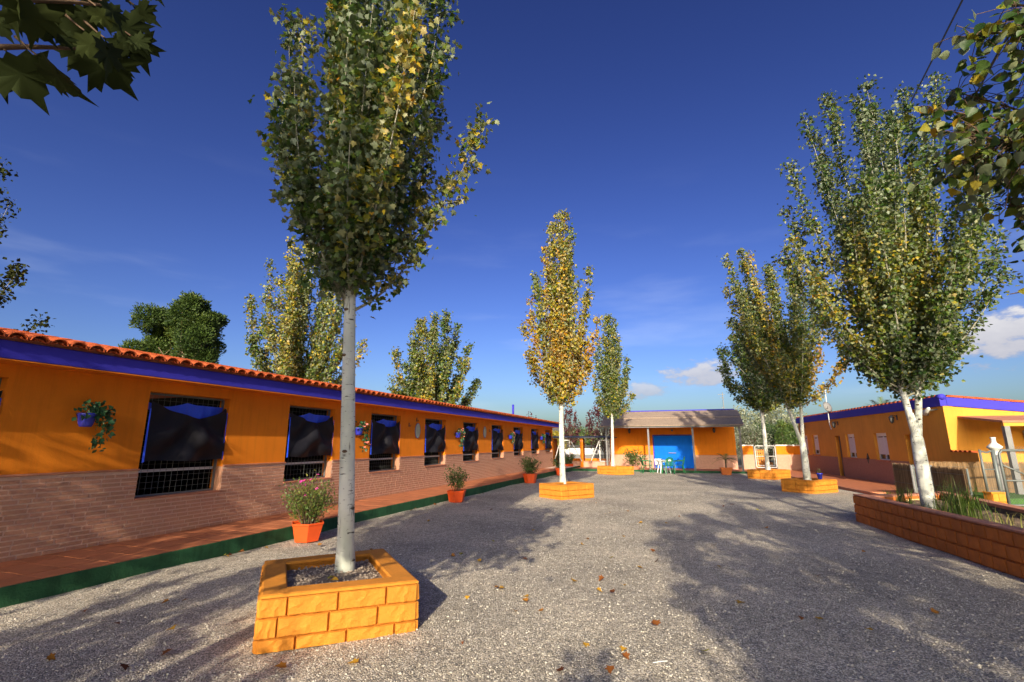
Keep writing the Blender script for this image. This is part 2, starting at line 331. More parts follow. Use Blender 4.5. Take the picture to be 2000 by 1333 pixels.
# ------------------------------------------------------------------ foliage
def lobed():      # five-lobed leaf, length 1 along +Y, folded along the midrib
    o = [(0, 0), (.20, .12), (.48, .10), (.36, .32), (.58, .52), (.27, .58), (0, 1), (-.27, .58), (-.58, .52), (-.36, .32), (-.48, .10), (-.20, .12)]
    v = [(0, .36, -.05)] + [(x, y, abs(x) * .22 - .10 * y * y) for x, y in o]
    return np.array(v), [(0, i, i % 12 + 1) for i in range(1, 13)]
def kite():
    v = [(0, 0, 0), (.44, .34, .10), (.22, .72, .02), (0, 1, -.10), (-.22, .72, .02), (-.44, .34, .10), (0, .45, -.03)]
    return np.array(v), [(0, 1, 6), (1, 2, 3, 6), (6, 3, 4, 5), (0, 6, 5)]
def blade():
    v = [(-.16, 0, 0), (.16, 0, 0), (.22, .5, .05), (0, 1, -.05), (-.22, .5, .05)]
    return np.array(v), [(0, 1, 2, 4), (4, 2, 3)]
def palmate():    # large plane-tree leaf with toothed pointed lobes
    o = [(0, 0), (.10, .10), (.30, .02), (.34, .12), (.62, .10), (.50, .24), (.56, .34), (.40, .36), (.66, .60), (.46, .58), (.44, .70), (.26, .58), (.22, .74), (.10, .78), (0, 1.08)]
    pts = o + [(-x, y) for x, y in o[-2:0:-1]]
    v = [(0, .38, -.03)] + [(x, y, .10 * abs(x) - .22 * y * y + .03 * math.sin(7 * x)) for x, y in pts]
    k = len(pts)
    return np.array(v), [(0, i, i % k + 1) for i in range(1, k + 1)]
def roundl():
    o = [(0, 0), (.24, .04), (.46, .20), (.47, .42), (.32, .68), (.14, .88), (0, 1.04)]
    pts = o + [(-x, y) for x, y in o[-2:0:-1]]; k = len(pts)
    v = [(0, .42, -.05)] + [(x, y, abs(x) * .2 - .12 * (y - .4) ** 2) for x, y in pts]
    return np.array(v), [(0, i, i % k + 1) for i in range(1, k + 1)]
LOBED, KITE, BLADE, PALM, ROUND = lobed(), kite(), blade(), palmate(), roundl()

def frames(tip, nor):
    tip = tip / (np.linalg.norm(tip, axis=1, keepdims=True) + 1e-9)
    x = np.cross(tip, nor); x /= (np.linalg.norm(x, axis=1, keepdims=True) + 1e-9)
    z = np.cross(x, tip)
    return np.stack([x, tip, z], axis=2)
def leaves_mesh(name, tmpl, pos, tip, nor, size, tint):
    V, F = tmpl; n = len(pos); R = frames(tip, nor)
    P = np.einsum('nij,kj->nki', R, V) * np.asarray(size).reshape(-1, 1, 1) + pos[:, None, :]
    me = bpy.data.meshes.new(name); nv = len(V)
    loops = np.concatenate([np.array(f) for f in F]); lt = np.array([len(f) for f in F])
    me.vertices.add(n * nv); me.vertices.foreach_set('co', P.reshape(-1).astype(np.float32))
    al = (loops[None, :] + (np.arange(n) * nv)[:, None]).reshape(-1)
    me.loops.add(len(al)); me.loops.foreach_set('vertex_index', al.astype(np.int32))
    tl = np.tile(lt, n); me.polygons.add(len(tl))
    me.polygons.foreach_set('loop_start', np.concatenate([[0], np.cumsum(tl)[:-1]]).astype(np.int32))
    me.polygons.foreach_set('loop_total', tl.astype(np.int32))
    a = me.attributes.new('tint', 'FLOAT', 'FACE'); a.data.foreach_set('value', np.repeat(np.clip(tint, 0, 1), len(F)).astype(np.float32))
    me.update(); return me
def leaves_obj(name, m, tmpl, pos, tip, nor, size, tint, parent=None, kind=None):
    o = bpy.data.objects.new(name, leaves_mesh(name, tmpl, pos, tip, nor, size, tint)); o.data.materials.append(m); COL.objects.link(o)
    if parent is not None: o.parent = parent
    if kind: o['kind'] = kind
    return o
def unit_mesh(name, tmpl, m, tint):
    me = leaves_mesh(name, tmpl, np.zeros((1, 3)), np.array([[0, 1., 0]]), np.array([[0, 0, 1.]]), np.array([1.]), np.array([tint])); me.materials.append(m); me.polygons.foreach_set('use_smooth', [True] * len(me.polygons)); return me
def single_leaves(name, meshes, pos, tip, nor, size, tint, parent):
    R = frames(tip, nor)
    for i in range(len(pos)):
        o = bpy.data.objects.new(name, meshes[min(int(max(tint[i], 0) * len(meshes)), len(meshes) - 1)])
        M = Matrix([list(R[i][0]), list(R[i][1]), list(R[i][2])]).to_4x4() @ Matrix.Scale(float(size[i]), 4)
        M.translation = Vector(pos[i]); COL.objects.link(o); o.parent = parent; o.matrix_local = M
def rnd(n): return rng.normal(size=(n, 3))
def bez(a, b, c, n):
    return [a * (1 - t) ** 2 + b * 2 * t * (1 - t) + c * t * t for t in np.linspace(0, 1, n)]

def poplar(name, label, base, ztop, zc, R, peak=.35, nb=26, nleaf=7000, size=.085, tint=.4, tvar=.25, trunk_r=.1, lean=(0, 0), forks=None, group=None, cat='tree', tmpl=KITE, bark=BARKW, lm=None,
           twl=.5, skew=(0, 0), seed=1, plume=.13, top_r=.16, parts=0, ytint=None, knots=0, low=.55, rag=.72):
    """A tapered trunk with limbs that sweep up to the tips of a columnar crown, leaves massed along every limb."""
    global rng
    rng = np.random.default_rng(seed); rs = random.Random(seed)
    b = Vector(base); root = thing(name, label, cat, b, 0, group)
    lm = lm or POPLAR; ht = ztop - b.z; hc = zc - b.z
    tk = MB(); lb = MB(); allb = []
    def axis(t):   # trunk centre line
        return np.array([lean[0] * t + .05 * math.sin(5 * t + seed), lean[1] * t + .05 * math.cos(4 * t + seed), ht * t])
    if forks is None:
        ts = np.concatenate([[0, .008, .018, .03], np.linspace(.05, .97, 13)])
        tk.tube([axis(t) - np.array([0, 0, .12 if t == 0 else 0]) for t in ts], [trunk_r * max(.08, (1 + .22 * max(0, 1 - t * 26) ** 1.5) * (1 - t) ** .9) for t in ts], 14)
        starts = [(axis, .0)]
    else:
        fz, dirs = forks
        f0 = np.array([lean[0] * fz / ht, lean[1] * fz / ht, fz]); starts = []
        tk.tube([np.array([0, 0, -.12]), f0 * .3, f0 * .7, f0 * .93, f0 * 1.08, f0 * 1.3], [trunk_r * 1.10, trunk_r * 1.02, trunk_r * .96, trunk_r * .90, trunk_r * .62, trunk_r * .12], 16)
        for d in dirs:
            def ax(t, d=d):
                q = max(0., t * ht - fz) / (ht - fz); s_ = 1.7 * q - .7 * q * q
                return f0 + np.array([d[0] * s_, d[1] * s_, (ht - fz) * q * d[2]])
            starts.append((ax, fz / ht)); ts = np.linspace(fz / ht, .97, 10)
            tk.tube([ax(t) - (np.array([d[0] * .02, d[1] * .02, .35]) if i == 0 else 0) for i, t in enumerate(ts)], [trunk_r * .58 * max(.06, (1 - (t - ts[0]) / (1 - ts[0])) ** 1.35) for t in ts], 10)
    pos, tip, tn = [], [], []
    for i in range(nb):
        q = (i + .5) / nb; ax, t0 = starts[i % len(starts)]
        zt = hc + (ht - hc) * (.18 + .82 * q ** .85)
        k = (zt - hc) / (ht - hc)
        env = (low + (1 - low) * min(1, k / peak)) if k < peak else 1 - (1 - top_r) * ((k - peak) / (1 - peak)) ** 1.15
        a = i * 2.39996 + rs.uniform(-.4, .4); r = R * env * rs.uniform(rag, 1.1)
        zs = hc + (zt - hc) * rs.uniform(.0, .22) - .12 * (1 - k)
        zs = min(max(zs, hc * .9), zt - .5)
        p0 = ax(max(t0, zs / ht)); c_ = ax(min(.97, max(t0, zt / ht)))
        out = np.array([math.cos(a), math.sin(a), 0])
        tp = np.array([c_[0] + skew[0] * k, c_[1] + skew[1] * k, zt]) + out * r
        mid = p0 + out * r * .75 + np.array([0, 0, (zt - p0[2]) * .28])
        pts = bez(p0, mid, tp, 8); L = sum(np.linalg.norm(pts[j + 1] - pts[j]) for j in range(7))
        lb.tube(pts, [max(.004, .22 * trunk_r * (1 - .92 * j / 7)) for j in range(8)], 5, False)
        allb.append((pts, L, rs.gauss(0, 1), 1.0))
    for ax, t0 in starts:     # the leaders carry leaves too
        ts = np.linspace(max(t0, hc / ht) + .12, 1.0, 8); pts = [ax(t) for t in ts]
        allb.append((pts, ht - hc, rs.gauss(0, .6), .9))
    tot = sum(L * ww for _, L, _, ww in allb)
    for pts, L, bt, ww in allb:
        n = int(nleaf * L * ww / tot); P = np.array(pts)
        nt = max(8, int(L * 13)); tt = rng.uniform(.06, 1, nt) ** .95; tt[:2] = 1
        idx = np.minimum((tt * 7).astype(int), 6); fr_ = (tt * 7 - idx)[:, None]
        o = P[idx] * (1 - fr_) + P[idx + 1] * fr_; dr = P[idx + 1] - P[idx]; dr /= np.linalg.norm(dr, axis=1, keepdims=True)
        td = dr * .7 + rnd(nt) * .55 + np.array([0, 0, .45]); td /= np.linalg.norm(td, axis=1, keepdims=True)
        tl = twl * rng.uniform(.4, 1.0, nt) * (1.05 - .45 * tt)
        if parts is not None and n > 60:
            for j in range(0, nt, 5): lb.tube([o[j], o[j] + td[j] * tl[j]], [.006, .002], 3, False)
        w_ = rng.integers(0, nt, n); u_ = rng.uniform(0, 1, n) ** .8
        p = o[w_] + td[w_] * (tl[w_] * u_)[:, None] + rnd(n) * plume * .5
        keep = rng.uniform(0, 1, n) > 0
        pos.append(p[keep]); c2 = (p - P.mean(0)); c2[:, 2] = 0
        tip.append(rnd(n) * .55 + td[w_] * .25 + np.array([0, 0, -.45]))
        tv = tint + tvar * bt * .45 + rng.normal(0, .16, n)
        if ytint is not None: tv = tv + ytint(p)
        tn.append(tv)
    pos = np.concatenate(pos); tip = np.concatenate(tip); tn = np.concatenate(tn); n = len(pos)
    nor = rnd(n) * .8 + np.array([0, 0, .7]); sz = size * rng.uniform(.55, 1.2, n)
    tr = tk.build('trunk', bark, root, True)
    for kz in range(knots):
        z = .9 + rs.uniform(0, hc); a = rs.uniform(3.6, 5.9); rr = trunk_r * (1 - z / ht) ** .9
        c = axis(z / ht) + np.array([math.cos(a), math.sin(a), 0]) * rr * .86
        MB().ball(c, (.032, .028, .018), 8, 5).build('knot', BARKB, root, True)
    lb.build('branches', BARKM, root, True)
    if parts:
        cp = np.array([-b.x, -b.y, H - b.z]); d = np.linalg.norm(pos - cp, axis=1)
        rel = pos + np.array(b); fw = _c * rel[:, 1] + _s * (rel[:, 2] - H); up = -_s * rel[:, 1] + _c * (rel[:, 2] - H)
        vis = (fw > .3) & (np.abs(rel[:, 0] / fw) < 1.07) & (np.abs(up / fw) < .71)
        order = np.argsort(np.where(vis, d, 1e6))[:min(parts, int(vis.sum()))]; m_ = np.zeros(n, bool); m_[order] = True
        cr = leaves_obj('crown', lm, tmpl, pos[~m_], tip[~m_], nor[~m_], sz[~m_], tn[~m_], root, 'stuff')
        ms = [unit_mesh('leaf', tmpl, lm, (i + .5) / 6) for i in range(6)]
        single_leaves('leaf', ms, pos[m_], tip[m_], nor[m_], sz[m_], tn[m_], cr)
    else:
        cr = leaves_obj('crown', lm, tmpl, pos, tip, nor, sz, tn, root)
    return root

def shrub(root, mb_name, n_stem, h, spread, nleaf, lm, size, tint, z0=0., stem_m=None, seed=3, tmpl=BLADE, flowers=None, fcount=0, fsize=.03, upright=.6):
    global rng
    rng = np.random.default_rng(seed); rs = random.Random(seed); st = MB(); pos = []; tip = []; tn = []; fl = MB()
    per = max(4, nleaf // n_stem)
    for i in range(n_stem):
        a = i * 2.4 + rs.uniform(-.5, .5); r = spread * math.sqrt((i + .6) / n_stem) * rs.uniform(.7, 1.1); hh = h * rs.uniform(.65, 1.05) * (1 - .35 * (r / spread) ** 2)
        p0 = np.array([.25 * r * math.cos(a), .25 * r * math.sin(a), z0]); p2 = np.array([r * math.cos(a), r * math.sin(a), z0 + hh]); p1 = np.array([.45 * r * math.cos(a), .45 * r * math.sin(a), z0 + hh * upright])
        pts = bez(p0, p1, p2, 6); st.tube(pts, [.008 - .001 * j for j in range(6)], 4, False)
        P = np.array(pts); t = rng.uniform(.3, 1, per); ix = np.minimum((t * 5).astype(int), 4); f_ = (t * 5 - ix)[:, None]
        p = P[ix] * (1 - f_) + P[ix + 1] * f_ + rnd(per) * spread * .12
        pos.append(p); tip.append(rnd(per) * .7 + np.array([math.cos(a) * .4, math.sin(a) * .4, .7])); tn.append(tint + rs.gauss(0, .12) + rng.normal(0, .16, per))
        if flowers is not None and i < fcount:
            c = pts[-1] + np.array([rs.uniform(-.05, .05), rs.uniform(-.05, .05), .02]); fl = MB(); petal_flower(fl, c, fsize, rs); fl.build('flower', flowers, root)
    pos = np.concatenate(pos); tip = np.concatenate(tip); tn = np.concatenate(tn); n = len(pos)
    st.build('stems', stem_m or BARKB, root)
    leaves_obj('foliage', lm, tmpl, pos, tip, rnd(n) + np.array([0, 0, .5]), size * rng.uniform(.6, 1.2, n), tn, root)
def petal_flower(mb, c, s, rs):
    k = 6; a0 = rs.uniform(0, 6); nx = Vector((rs.uniform(-1, 1), rs.uniform(-1, .2), 1)).normalized(); x = nx.orthogonal().normalized(); y = nx.cross(x); c = Vector(c)
    for j in range(k):
        a = a0 + j * 2 * math.pi / k; d = x * math.cos(a) + y * math.sin(a); e = x * math.cos(a + .5) + y * math.sin(a + .5); g = x * math.cos(a - .5) + y * math.sin(a - .5)
        mb.add([c, c + e * s * .7 + nx * s * .15, c + d * s, c + g * s * .7 + nx * s * .15], [(0, 1, 2, 3)])
# ------------------------------------------------------------------ the ground
_rg = np.random.default_rng(3)
def sheet(name, m, pts, z, parent=None):
    mb = MB(); mb.add([(p[0], p[1], z) for p in pts], [tuple(range(len(pts)))]); return mb.build(name, m, parent)
EARTH = mat('dry_earth', (.20, .15, .09), .95, .3, .06, .3, 3, col2=(.10, .12, .05))
struct(sheet('ground', EARTH, [(-900, -900), (900, -900), (900, 900), (-900, 900)], -.03))
def hgt(x, y): return .010 * np.sin(x * 1.3 + .4 * y) + .009 * np.sin(y * 1.7 - .6 * x) + .006 * np.sin(3.1 * x + 2.3 * y)
nx_, ny_ = 130, 160; gx = np.linspace(-16, 24, nx_); gy = np.linspace(-16, 38, ny_); XX, YY = np.meshgrid(gx, gy); ZZ = hgt(XX, YY)
mb = MB(); mb.v = list(zip(XX.ravel(), YY.ravel(), ZZ.ravel())); mb.f = [(j * nx_ + i, j * nx_ + i + 1, (j + 1) * nx_ + i + 1, (j + 1) * nx_ + i) for j in range(ny_ - 1) for i in range(nx_ - 1)]; mb.t = [0] * len(mb.f)
struct(mb.build('gravel_courtyard', GRAVEL, smooth=True))
# loose pebbles lying on the gravel, one mass
n = 85000; y = 2.6 + 15 * _rg.uniform(0, 1, n) ** 2.1; x = _rg.uniform(-1.15, 1.15, n) * (y + .4)
kx = (x + 5.23) * .942 - (y - 5.32) * .3357; rx = (x - 7.4) * .9737 - (y - 10.78) * .228
ok = (kx > .06) & (rx < -.06); x, y = x[ok], y[ok]; n = len(x)
octv = np.array([(1, 0, 0), (-1, 0, 0), (0, 1, 0), (0, -1, 0), (0, 0, .62), (0, 0, -.62)], float); octf = [(0, 2, 4), (2, 1, 4), (1, 3, 4), (3, 0, 4), (2, 0, 5), (1, 2, 5), (3, 1, 5), (0, 3, 5)]
s_ = _rg.lognormal(-5.2, .40, n); an = _rg.uniform(0, 6.28, n); V = octv[None] * _rg.uniform(.6, 1.25, (n, 6, 1)) * s_[:, None, None]
tz = _rg.normal(0, .3, (n, 1)); V[:, :, 2] += V[:, :, 0] * tz
cx, sx = np.cos(an)[:, None], np.sin(an)[:, None]; P = np.stack([V[:, :, 0] * cx - V[:, :, 1] * sx + x[:, None], V[:, :, 0] * sx + V[:, :, 1] * cx + y[:, None], V[:, :, 2] + (hgt(x, y) + s_ * .25)[:, None]], 2)
me = bpy.data.meshes.new('loose_gravel'); me.vertices.add(n * 6); me.vertices.foreach_set('co', P.reshape(-1).astype(np.float32))
al = (np.array(octf).reshape(-1)[None] + (np.arange(n) * 6)[:, None]).reshape(-1); me.loops.add(len(al)); me.loops.foreach_set('vertex_index', al.astype(np.int32))
me.polygons.add(n * 8); me.polygons.foreach_set('loop_start', (np.arange(n * 8) * 3).astype(np.int32)); me.polygons.foreach_set('loop_total', np.full(n * 8, 3, np.int32))
a = me.attributes.new('tint', 'FLOAT', 'FACE'); a.data.foreach_set('value', np.repeat(_rg.uniform(0, 1, n), 8).astype(np.float32)); me.update(); me.materials.append(PEBBLE)
o = bpy.data.objects.new('loose_gravel', me); COL.objects.link(o); tag(o, 'loose grey pebbles lying over the gravel courtyard', 'gravel', kind='stuff')
# hills far off
mb = MB(); N_ = 90
for k_, (rad, hh, sd) in enumerate(((700, 34, 1.), (850, 52, 2.3))):
    vs = []
    for i in range(N_ + 1):
        a = math.radians(-70 + 140 * i / N_); q = hh * (.45 + .3 * math.sin(3.1 * a + sd) + .18 * math.sin(9 * a + sd * 2) + .07 * math.sin(23 * a))
        vs += [(rad * math.sin(a), rad * math.cos(a), -1), ((rad + 90) * math.sin(a), (rad + 90) * math.cos(a), max(4, q)), ((rad + 200) * math.sin(a), (rad + 200) * math.cos(a), -1)]
    mb.add(vs, [f for i in range(N_) for f in ((3 * i, 3 * i + 3, 3 * i + 4, 3 * i + 1), (3 * i + 1, 3 * i + 4, 3 * i + 5, 3 * i + 2))])
struct(mb.build('hills', mat('hill_scrub', (.13, .13, .10), .95, .25, .03, col2=(.20, .17, .13)), smooth=True))

# ------------------------------------------------------------------ stable block on the left (local x along the front, y into the building)
LA = math.atan2(.94196, .33574); LO = Vector((-5.23, 5.32, 0)); KH = .21; WY = 1.38; FZ = KH
def L2W(s, d, z=0): return Vector((LO.x + .33574 * s - .94196 * d, LO.y + .94196 * s + .33574 * d, z))
pav = struct(MB().box(-6, 30, .004, WY - .004, -.2, KH - .012).build('pavement', GROUT)); pav.location = LO; pav.rotation_euler.z = LA
tm = MB().box(0, 1, 0, 1, -.008, 0, 0).mesh('tile'); tm.materials.append(FLOORT)
tw = (WY - .03) / 4
for j in range(75):
    for i in range(4):
        inst('tile', tm, pav, (-2.2 + j * .36 + .006, .015 + i * tw + .006, KH + random.uniform(-.002, .002)), (random.uniform(-.004, .004), random.uniform(-.004, .004), 0), (.344, tw - .016, 1))
kb = MB().box(-6, 30, -.03, 0, -.2, KH - .002).build('kerb', GREENK, bevel=.008); struct(kb); kb.location = LO; kb.rotation_euler.z = LA

st = thing('stable_building', 'long orange stable block with blue fascia and brick plinth beside the left walkway', 'building', LO, LA)
S0, S1 = -3.0, 27.3; TOPZ = 2.66; WTH = .26; PZ = 1.235
WIN = [(-.55, .9)] + [(2.02 + 2.945 * k, 3.49 + 2.945 * k) for k in range(9)]
WIN[0] = (-1.2, .27)
wb = MB(); edges = [S0] + [e for a, b in WIN for e in (a, b)] + [S1]
def sillz(s): return .79 + .0125 * max(s, 0)
for i in range(0, len(edges), 2): wb.box(edges[i], edges[i + 1], WY, WY + WTH, 0, TOPZ)
for a, b in WIN: wb.box(a, b, WY, WY + WTH, 2.475, TOPZ); wb.box(a, b, WY, WY + WTH, 0, sillz(a) - .02)
wb.box(S1 - .26, S1, WY + WTH, WY + 6, 0, TOPZ); wb.box(S0, S0 + .26, WY + WTH, WY + 6, 0, TOPZ)
wb.build('wall', ORANGE, st)
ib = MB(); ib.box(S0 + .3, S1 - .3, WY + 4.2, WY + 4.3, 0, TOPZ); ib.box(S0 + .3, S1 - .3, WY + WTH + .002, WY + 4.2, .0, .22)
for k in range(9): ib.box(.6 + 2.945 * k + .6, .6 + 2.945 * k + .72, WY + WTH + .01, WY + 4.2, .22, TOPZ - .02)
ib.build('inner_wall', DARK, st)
# fascia: a painted cornice standing out from the wall, with the tiled roof above it
fb = MB(); FY = WY - .40; fb.box(S0, S1 + .35, FY, WY - .001, 2.66, 2.885); fb.build('fascia', BLUE, st, bevel=.01)
MB().box(S0, S1, WY - .398, WY, 2.645, 2.6585).build('soffit', ORANGE, st)
SL = math.tan(math.radians(10.5)); RL = 3.4
rb = MB(); y0 = FY - .02; zt = 2.89
rb.add([(S0, y0, zt), (S1 + .36, y0, zt), (S1 + .36, y0 + RL, zt + RL * SL), (S0, y0 + RL, zt + RL * SL), (S1 + .36, y0 + 7.2, zt - .1), (S0, y0 + 7.2, zt - .1)], [(0, 1, 2, 3), (3, 2, 4, 5)])
rb.build('roof', ROOFT, st)
def halftile(r0, r1, L, up, n=8, th=.014):
    mb = MB(); vs = []
    for (r, yy) in ((r0, 0), (r1, L)):
        for q in (r, r - th):
            for j in range(n + 1):
                a = math.pi * j / n; vs.append((-q * math.cos(a), yy, (q * math.sin(a) * .78 if up else -q * math.sin(a) * .45)))
    k = n + 1; fs = []
    for j in range(n):
        fs += [(j, j + 1, 2 * k + j + 1, 2 * k + j), (k + j + 1, k + j, 3 * k + j, 3 * k + j + 1), (j + 1, j, k + j, k + j + 1), (2 * k + j, 2 * k + j + 1, 3 * k + j + 1, 3 * k + j)]
    if up: fs = [f[::-1] for f in fs]
    return mb.add(vs, fs, 0)
ct = halftile(.098, .082, .46, True).mesh('cover_tile', True); ct.materials.append(ROOFT)
pt = halftile(.085, .10, .46, False).mesh('pan_tile', True); pt.materials.append(ROOFT)
ang = math.radians(10.5); TP = .212; nT = int((S1 + .3 - S0) / TP)
for i in range(nT):
    xx = S0 + .1 + i * TP
    inst('cover_tile', ct, st, (xx + random.uniform(-.006, .006), FY - .085 + random.uniform(-.012, .012), 2.915 + random.uniform(-.005, .005)), (ang, 0, random.uniform(-.02, .02)))
    inst('pan_tile', pt, st, (xx + TP / 2, FY - .075, 2.937), (ang, 0, random.uniform(-.02, .02)))
tb = MB(); tmpc = halftile(.098, .082, .46, True, 5); tmpp = halftile(.085, .10, .46, False, 4)
for r in range(1, 9):
    for i in range(nT):
        for t_, dx_, dz_ in ((tmpc, 0, .026), (tmpp, TP / 2, .05)):
            M_ = Matrix.Translation((S0 + .1 + i * TP + dx_ + random.uniform(-.005, .005), FY - .085 + r * .40, 2.89 + dz_ + r * .40 * SL)) @ Matrix.Rotation(ang, 4, 'X')
            tb.add([M_ @ Vector(p) for p in t_.v], t_.f, random.random())
tb.build('upper_tiles', ROOFT, st, kind='stuff', smooth=True)
# plinth: thin rustic bricks over mortar
pl = MB()
for i in range(0, len(edges), 2): pl.box(edges[i], edges[i + 1], WY - .016, WY - .001, KH, PZ)
for a, b in WIN: pl.box(a, b, WY - .016, WY - .001, KH, sillz(a) - .03)
plo = pl.build('brick_plinth', MORTAR, st)
for i in range(0, len(edges), 2): MB().box(edges[i] - .004, edges[i + 1] + .004, WY - .045, WY, PZ, PZ + .028).build('plinth_cap', COPING, st, bevel=.004)
bed = MB().box(S0, S1 + .33, FY + .02, FY + .16, 2.886, 2.965).build('mortar_bed', COPING, st)
jl = MB()
for a, b in WIN: jl.box(b - .012, b - .0005, WY - .01, WY + .148, sillz(a), PZ)
jl.build('brick_jamb', BRICK, st, kind='stuff')
bm_ = MB().box(0, 1, -.011, .002, 0, 1, 0).mesh('brick'); bm_.materials.append(BRICK)
rh = (PZ - KH) / 16.5; stuff = MB(); cnt = 0; bricks = []
for r in range(17):
    x = S0 + random.uniform(0, .2); z = KH + .004 + r * rh
    if z + .03 > PZ: break
    hgt_ = min(rh - .018, PZ - .004 - z)
    while x < S1 - .02:
        Lb = random.choice((.24, .24, .24, .24, .17, .12)); x1 = min(x + Lb, S1 - .01); segs = [(x, x1)]
        for a, b in WIN:
            if z + hgt_ > sillz(a) - .035:
                ns = []
                for (p, q) in segs:
                    if q <= a or p >= b: ns.append((p, q))
                    else:
                        if p < a - .03: ns.append((p, a))
                        if q > b + .03: ns.append((b, q))
                segs = ns
        for (p, q) in segs:
            if q - p > .03: bricks.append((p, q, z, hgt_))
        x = x1 + .018
bricks.sort(key=lambda q: (0 if q[0] > -.6 else 1, q[0]))
for i, (p, q, z, hh) in enumerate(bricks):
    pr = random.uniform(-.004, .003)
    if i < 300: inst('brick', bm_, plo, (p, WY - .011 + pr * .5, z), (0, 0, random.uniform(-.004, .004)), (q - p, 1, hh))
    else: stuff.box(p, q, WY - .022 + pr * .5, WY - .010, z, z + hh)
stuff.build('far_bricks', BRICK, plo, kind='stuff')
# windows
def grille(w_, h_, pitch_x, pitch_z, t):
    mb = MB(); k = int(w_ / pitch_x)
    for i in range(k + 1): mb.box(i * w_ / k - t / 2, i * w_ / k + t / 2, -t / 2, t / 2, 0, h_)
    k = int(h_ / pitch_z)
    for i in range(k + 1): mb.box(0, w_, t / 2 + .001, 1.5 * t + .001, i * h_ / k - t / 2, i * h_ / k + t / 2)
    return mb
def curtain_mesh(w_, seed):
    """A tarpaulin hung from its two top corners: the top edge sags, folds run down from the corners."""
    rs = random.Random(seed); nu, nv = 44, 26; vs = []; sag = rs.uniform(.19, .24); cx_ = rs.uniform(.55, .64); top, bot = 2.33, 1.36
    ph = [rs.uniform(0, 6) for _ in range(4)]
    for j in range(nv + 1):
        v = j / nv
        for i in range(nu + 1):
            u = i / nu; d_ = (u - cx_) / (cx_ if u < cx_ else 1 - cx_); sg = sag * (1 - abs(d_) ** 1.5)
            zt_ = top - .02 * u - sg; z = zt_ * (1 - v) + (bot + .015 * math.sin(7 * u + ph[0])) * v
            # swags: folds concentric round each upper corner, strongest in the middle
            rl = math.hypot(u * w_, (top - z) * .95); rr = math.hypot((1 - u) * w_, (top - z) * .95)
            f = .042 * math.sin(rl * 12 + ph[1]) * math.exp(-((u - .38) / .3) ** 2) + .042 * math.sin(rr * 13 + ph[2]) * math.exp(-((u - .74) / .28) ** 2)
            f += .012 * math.sin(u * 13 + v * 3 + ph[3]) * v + .05 * math.exp(-((u - cx_) / .2) ** 2) * math.sin(math.pi * v)
            vs.append((u * w_ + .01 * math.sin(6 * v + ph[0]) * (1 if u < .5 else -1), -f * 1.3, z))
    mb = MB(); k = nu + 1
    mb.add(vs, [(j * k + i, (j + 1) * k + i, (j + 1) * k + i + 1, j * k + i + 1) for j in range(nv) for i in range(nu)], 0)
    ln = MB(); vs = []       # blue inside of the sheet showing above the sag, bunched in pleats
    for j in range(7):
        for i in range(31):
            u = i / 30; d_ = (u - cx_) / (cx_ if u < cx_ else 1 - cx_); sg = sag * (1 - abs(d_) ** 1.5); zt_ = top - .02 * u + .03 * math.exp(-((u - .5) / .06) ** 2) - .07 * math.exp(-((u - .22) / .17) ** 2)
            zb_ = top - .02 * u - sg - .12; v = j / 6
            vs.append((u * w_, .115 - .02 * math.sin(u * 31) * v - .012 * math.sin(u * 53 + 2), zt_ * (1 - v) + zb_ * v))
    ln.add(vs, [(j * 31 + i, (j + 1) * 31 + i, (j + 1) * 31 + i + 1, j * 31 + i + 1) for j in range(6) for i in range(30)], 0)
    hems = []
    for ux, sg_ in ((.0, 1), (w_, -1)):
        hem = MB(); hems.append(hem); hem.add([(ux - sg_ * .006, -.012, top - .12), (ux + sg_ * .012, -.016, top - .12), (ux + sg_ * .018, -.03, bot), (ux - sg_ * .012, -.02, bot - .01)], [(0, 1, 2, 3)], 0)
    return mb.mesh('curtain', True), ln.mesh('curtain_lining', True), hems[0].mesh('hem'), hems[1].mesh('hem')
CV = [curtain_mesh(1.40, k) for k in (1, 2, 3)]
for q in CV:
    for i, me_ in enumerate(q): me_.materials.append(TARP if i == 0 else TARPB)
for k, (a, b) in enumerate(WIN):
    ww = b - a; sz_ = sillz(a); yy = WY + .15
    fr = MB(); t = .028
    fr.box(a, a + t, yy, yy + .04, sz_, 2.47); fr.box(b - t, b, yy, yy + .04, sz_, 2.47); fr.box(a + t, b - t, yy, yy + .04, 2.47 - t, 2.47); fr.box(a + t, b - t, yy, yy + .04, sz_, sz_ + t)
    wo_ = fr.build('window', STEELG, st)
    gm_ = grille(ww - .08, 2.42 - sz_, .094, .094, .0038).build('wire_mesh', WIRE, wo_); gm_.location = (a + .04, yy - .012, sz_ + .03)
    MB().box(a + .03, b - .03, yy + .05, yy + .075, 1.19, 1.235).build('rail', WHITEP, wo_)
    if k % 3 != 0:
        bb = MB()
        for q in range(6): bb.box(a + ww * (.5 + .075 * q), a + ww * (.5 + .075 * q) + .012, yy + .9, yy + .912, sz_ + .02, 1.6)
        bb.build('bars', GALV, wo_)
    MB().box(a - .0, b + .0, WY - .045, WY + .14, sz_ - .028, sz_).build('sill', COPING, wo_, bevel=.004)
    for me_, nm in zip(CV[k % 3], ('curtain', 'curtain_lining', 'hem', 'hem')):
        c = inst(nm, me_, wo_, (a + .035, yy - .145, 0)); c.scale.x = (ww - .07) / 1.40
# chimney pipe at the far end
MB().tube([(26.4, WY + 2.4, 3.2), (26.4, WY + 2.4, 4.15)], .07, 10).build('chimney_pipe', BLUE, st, True)

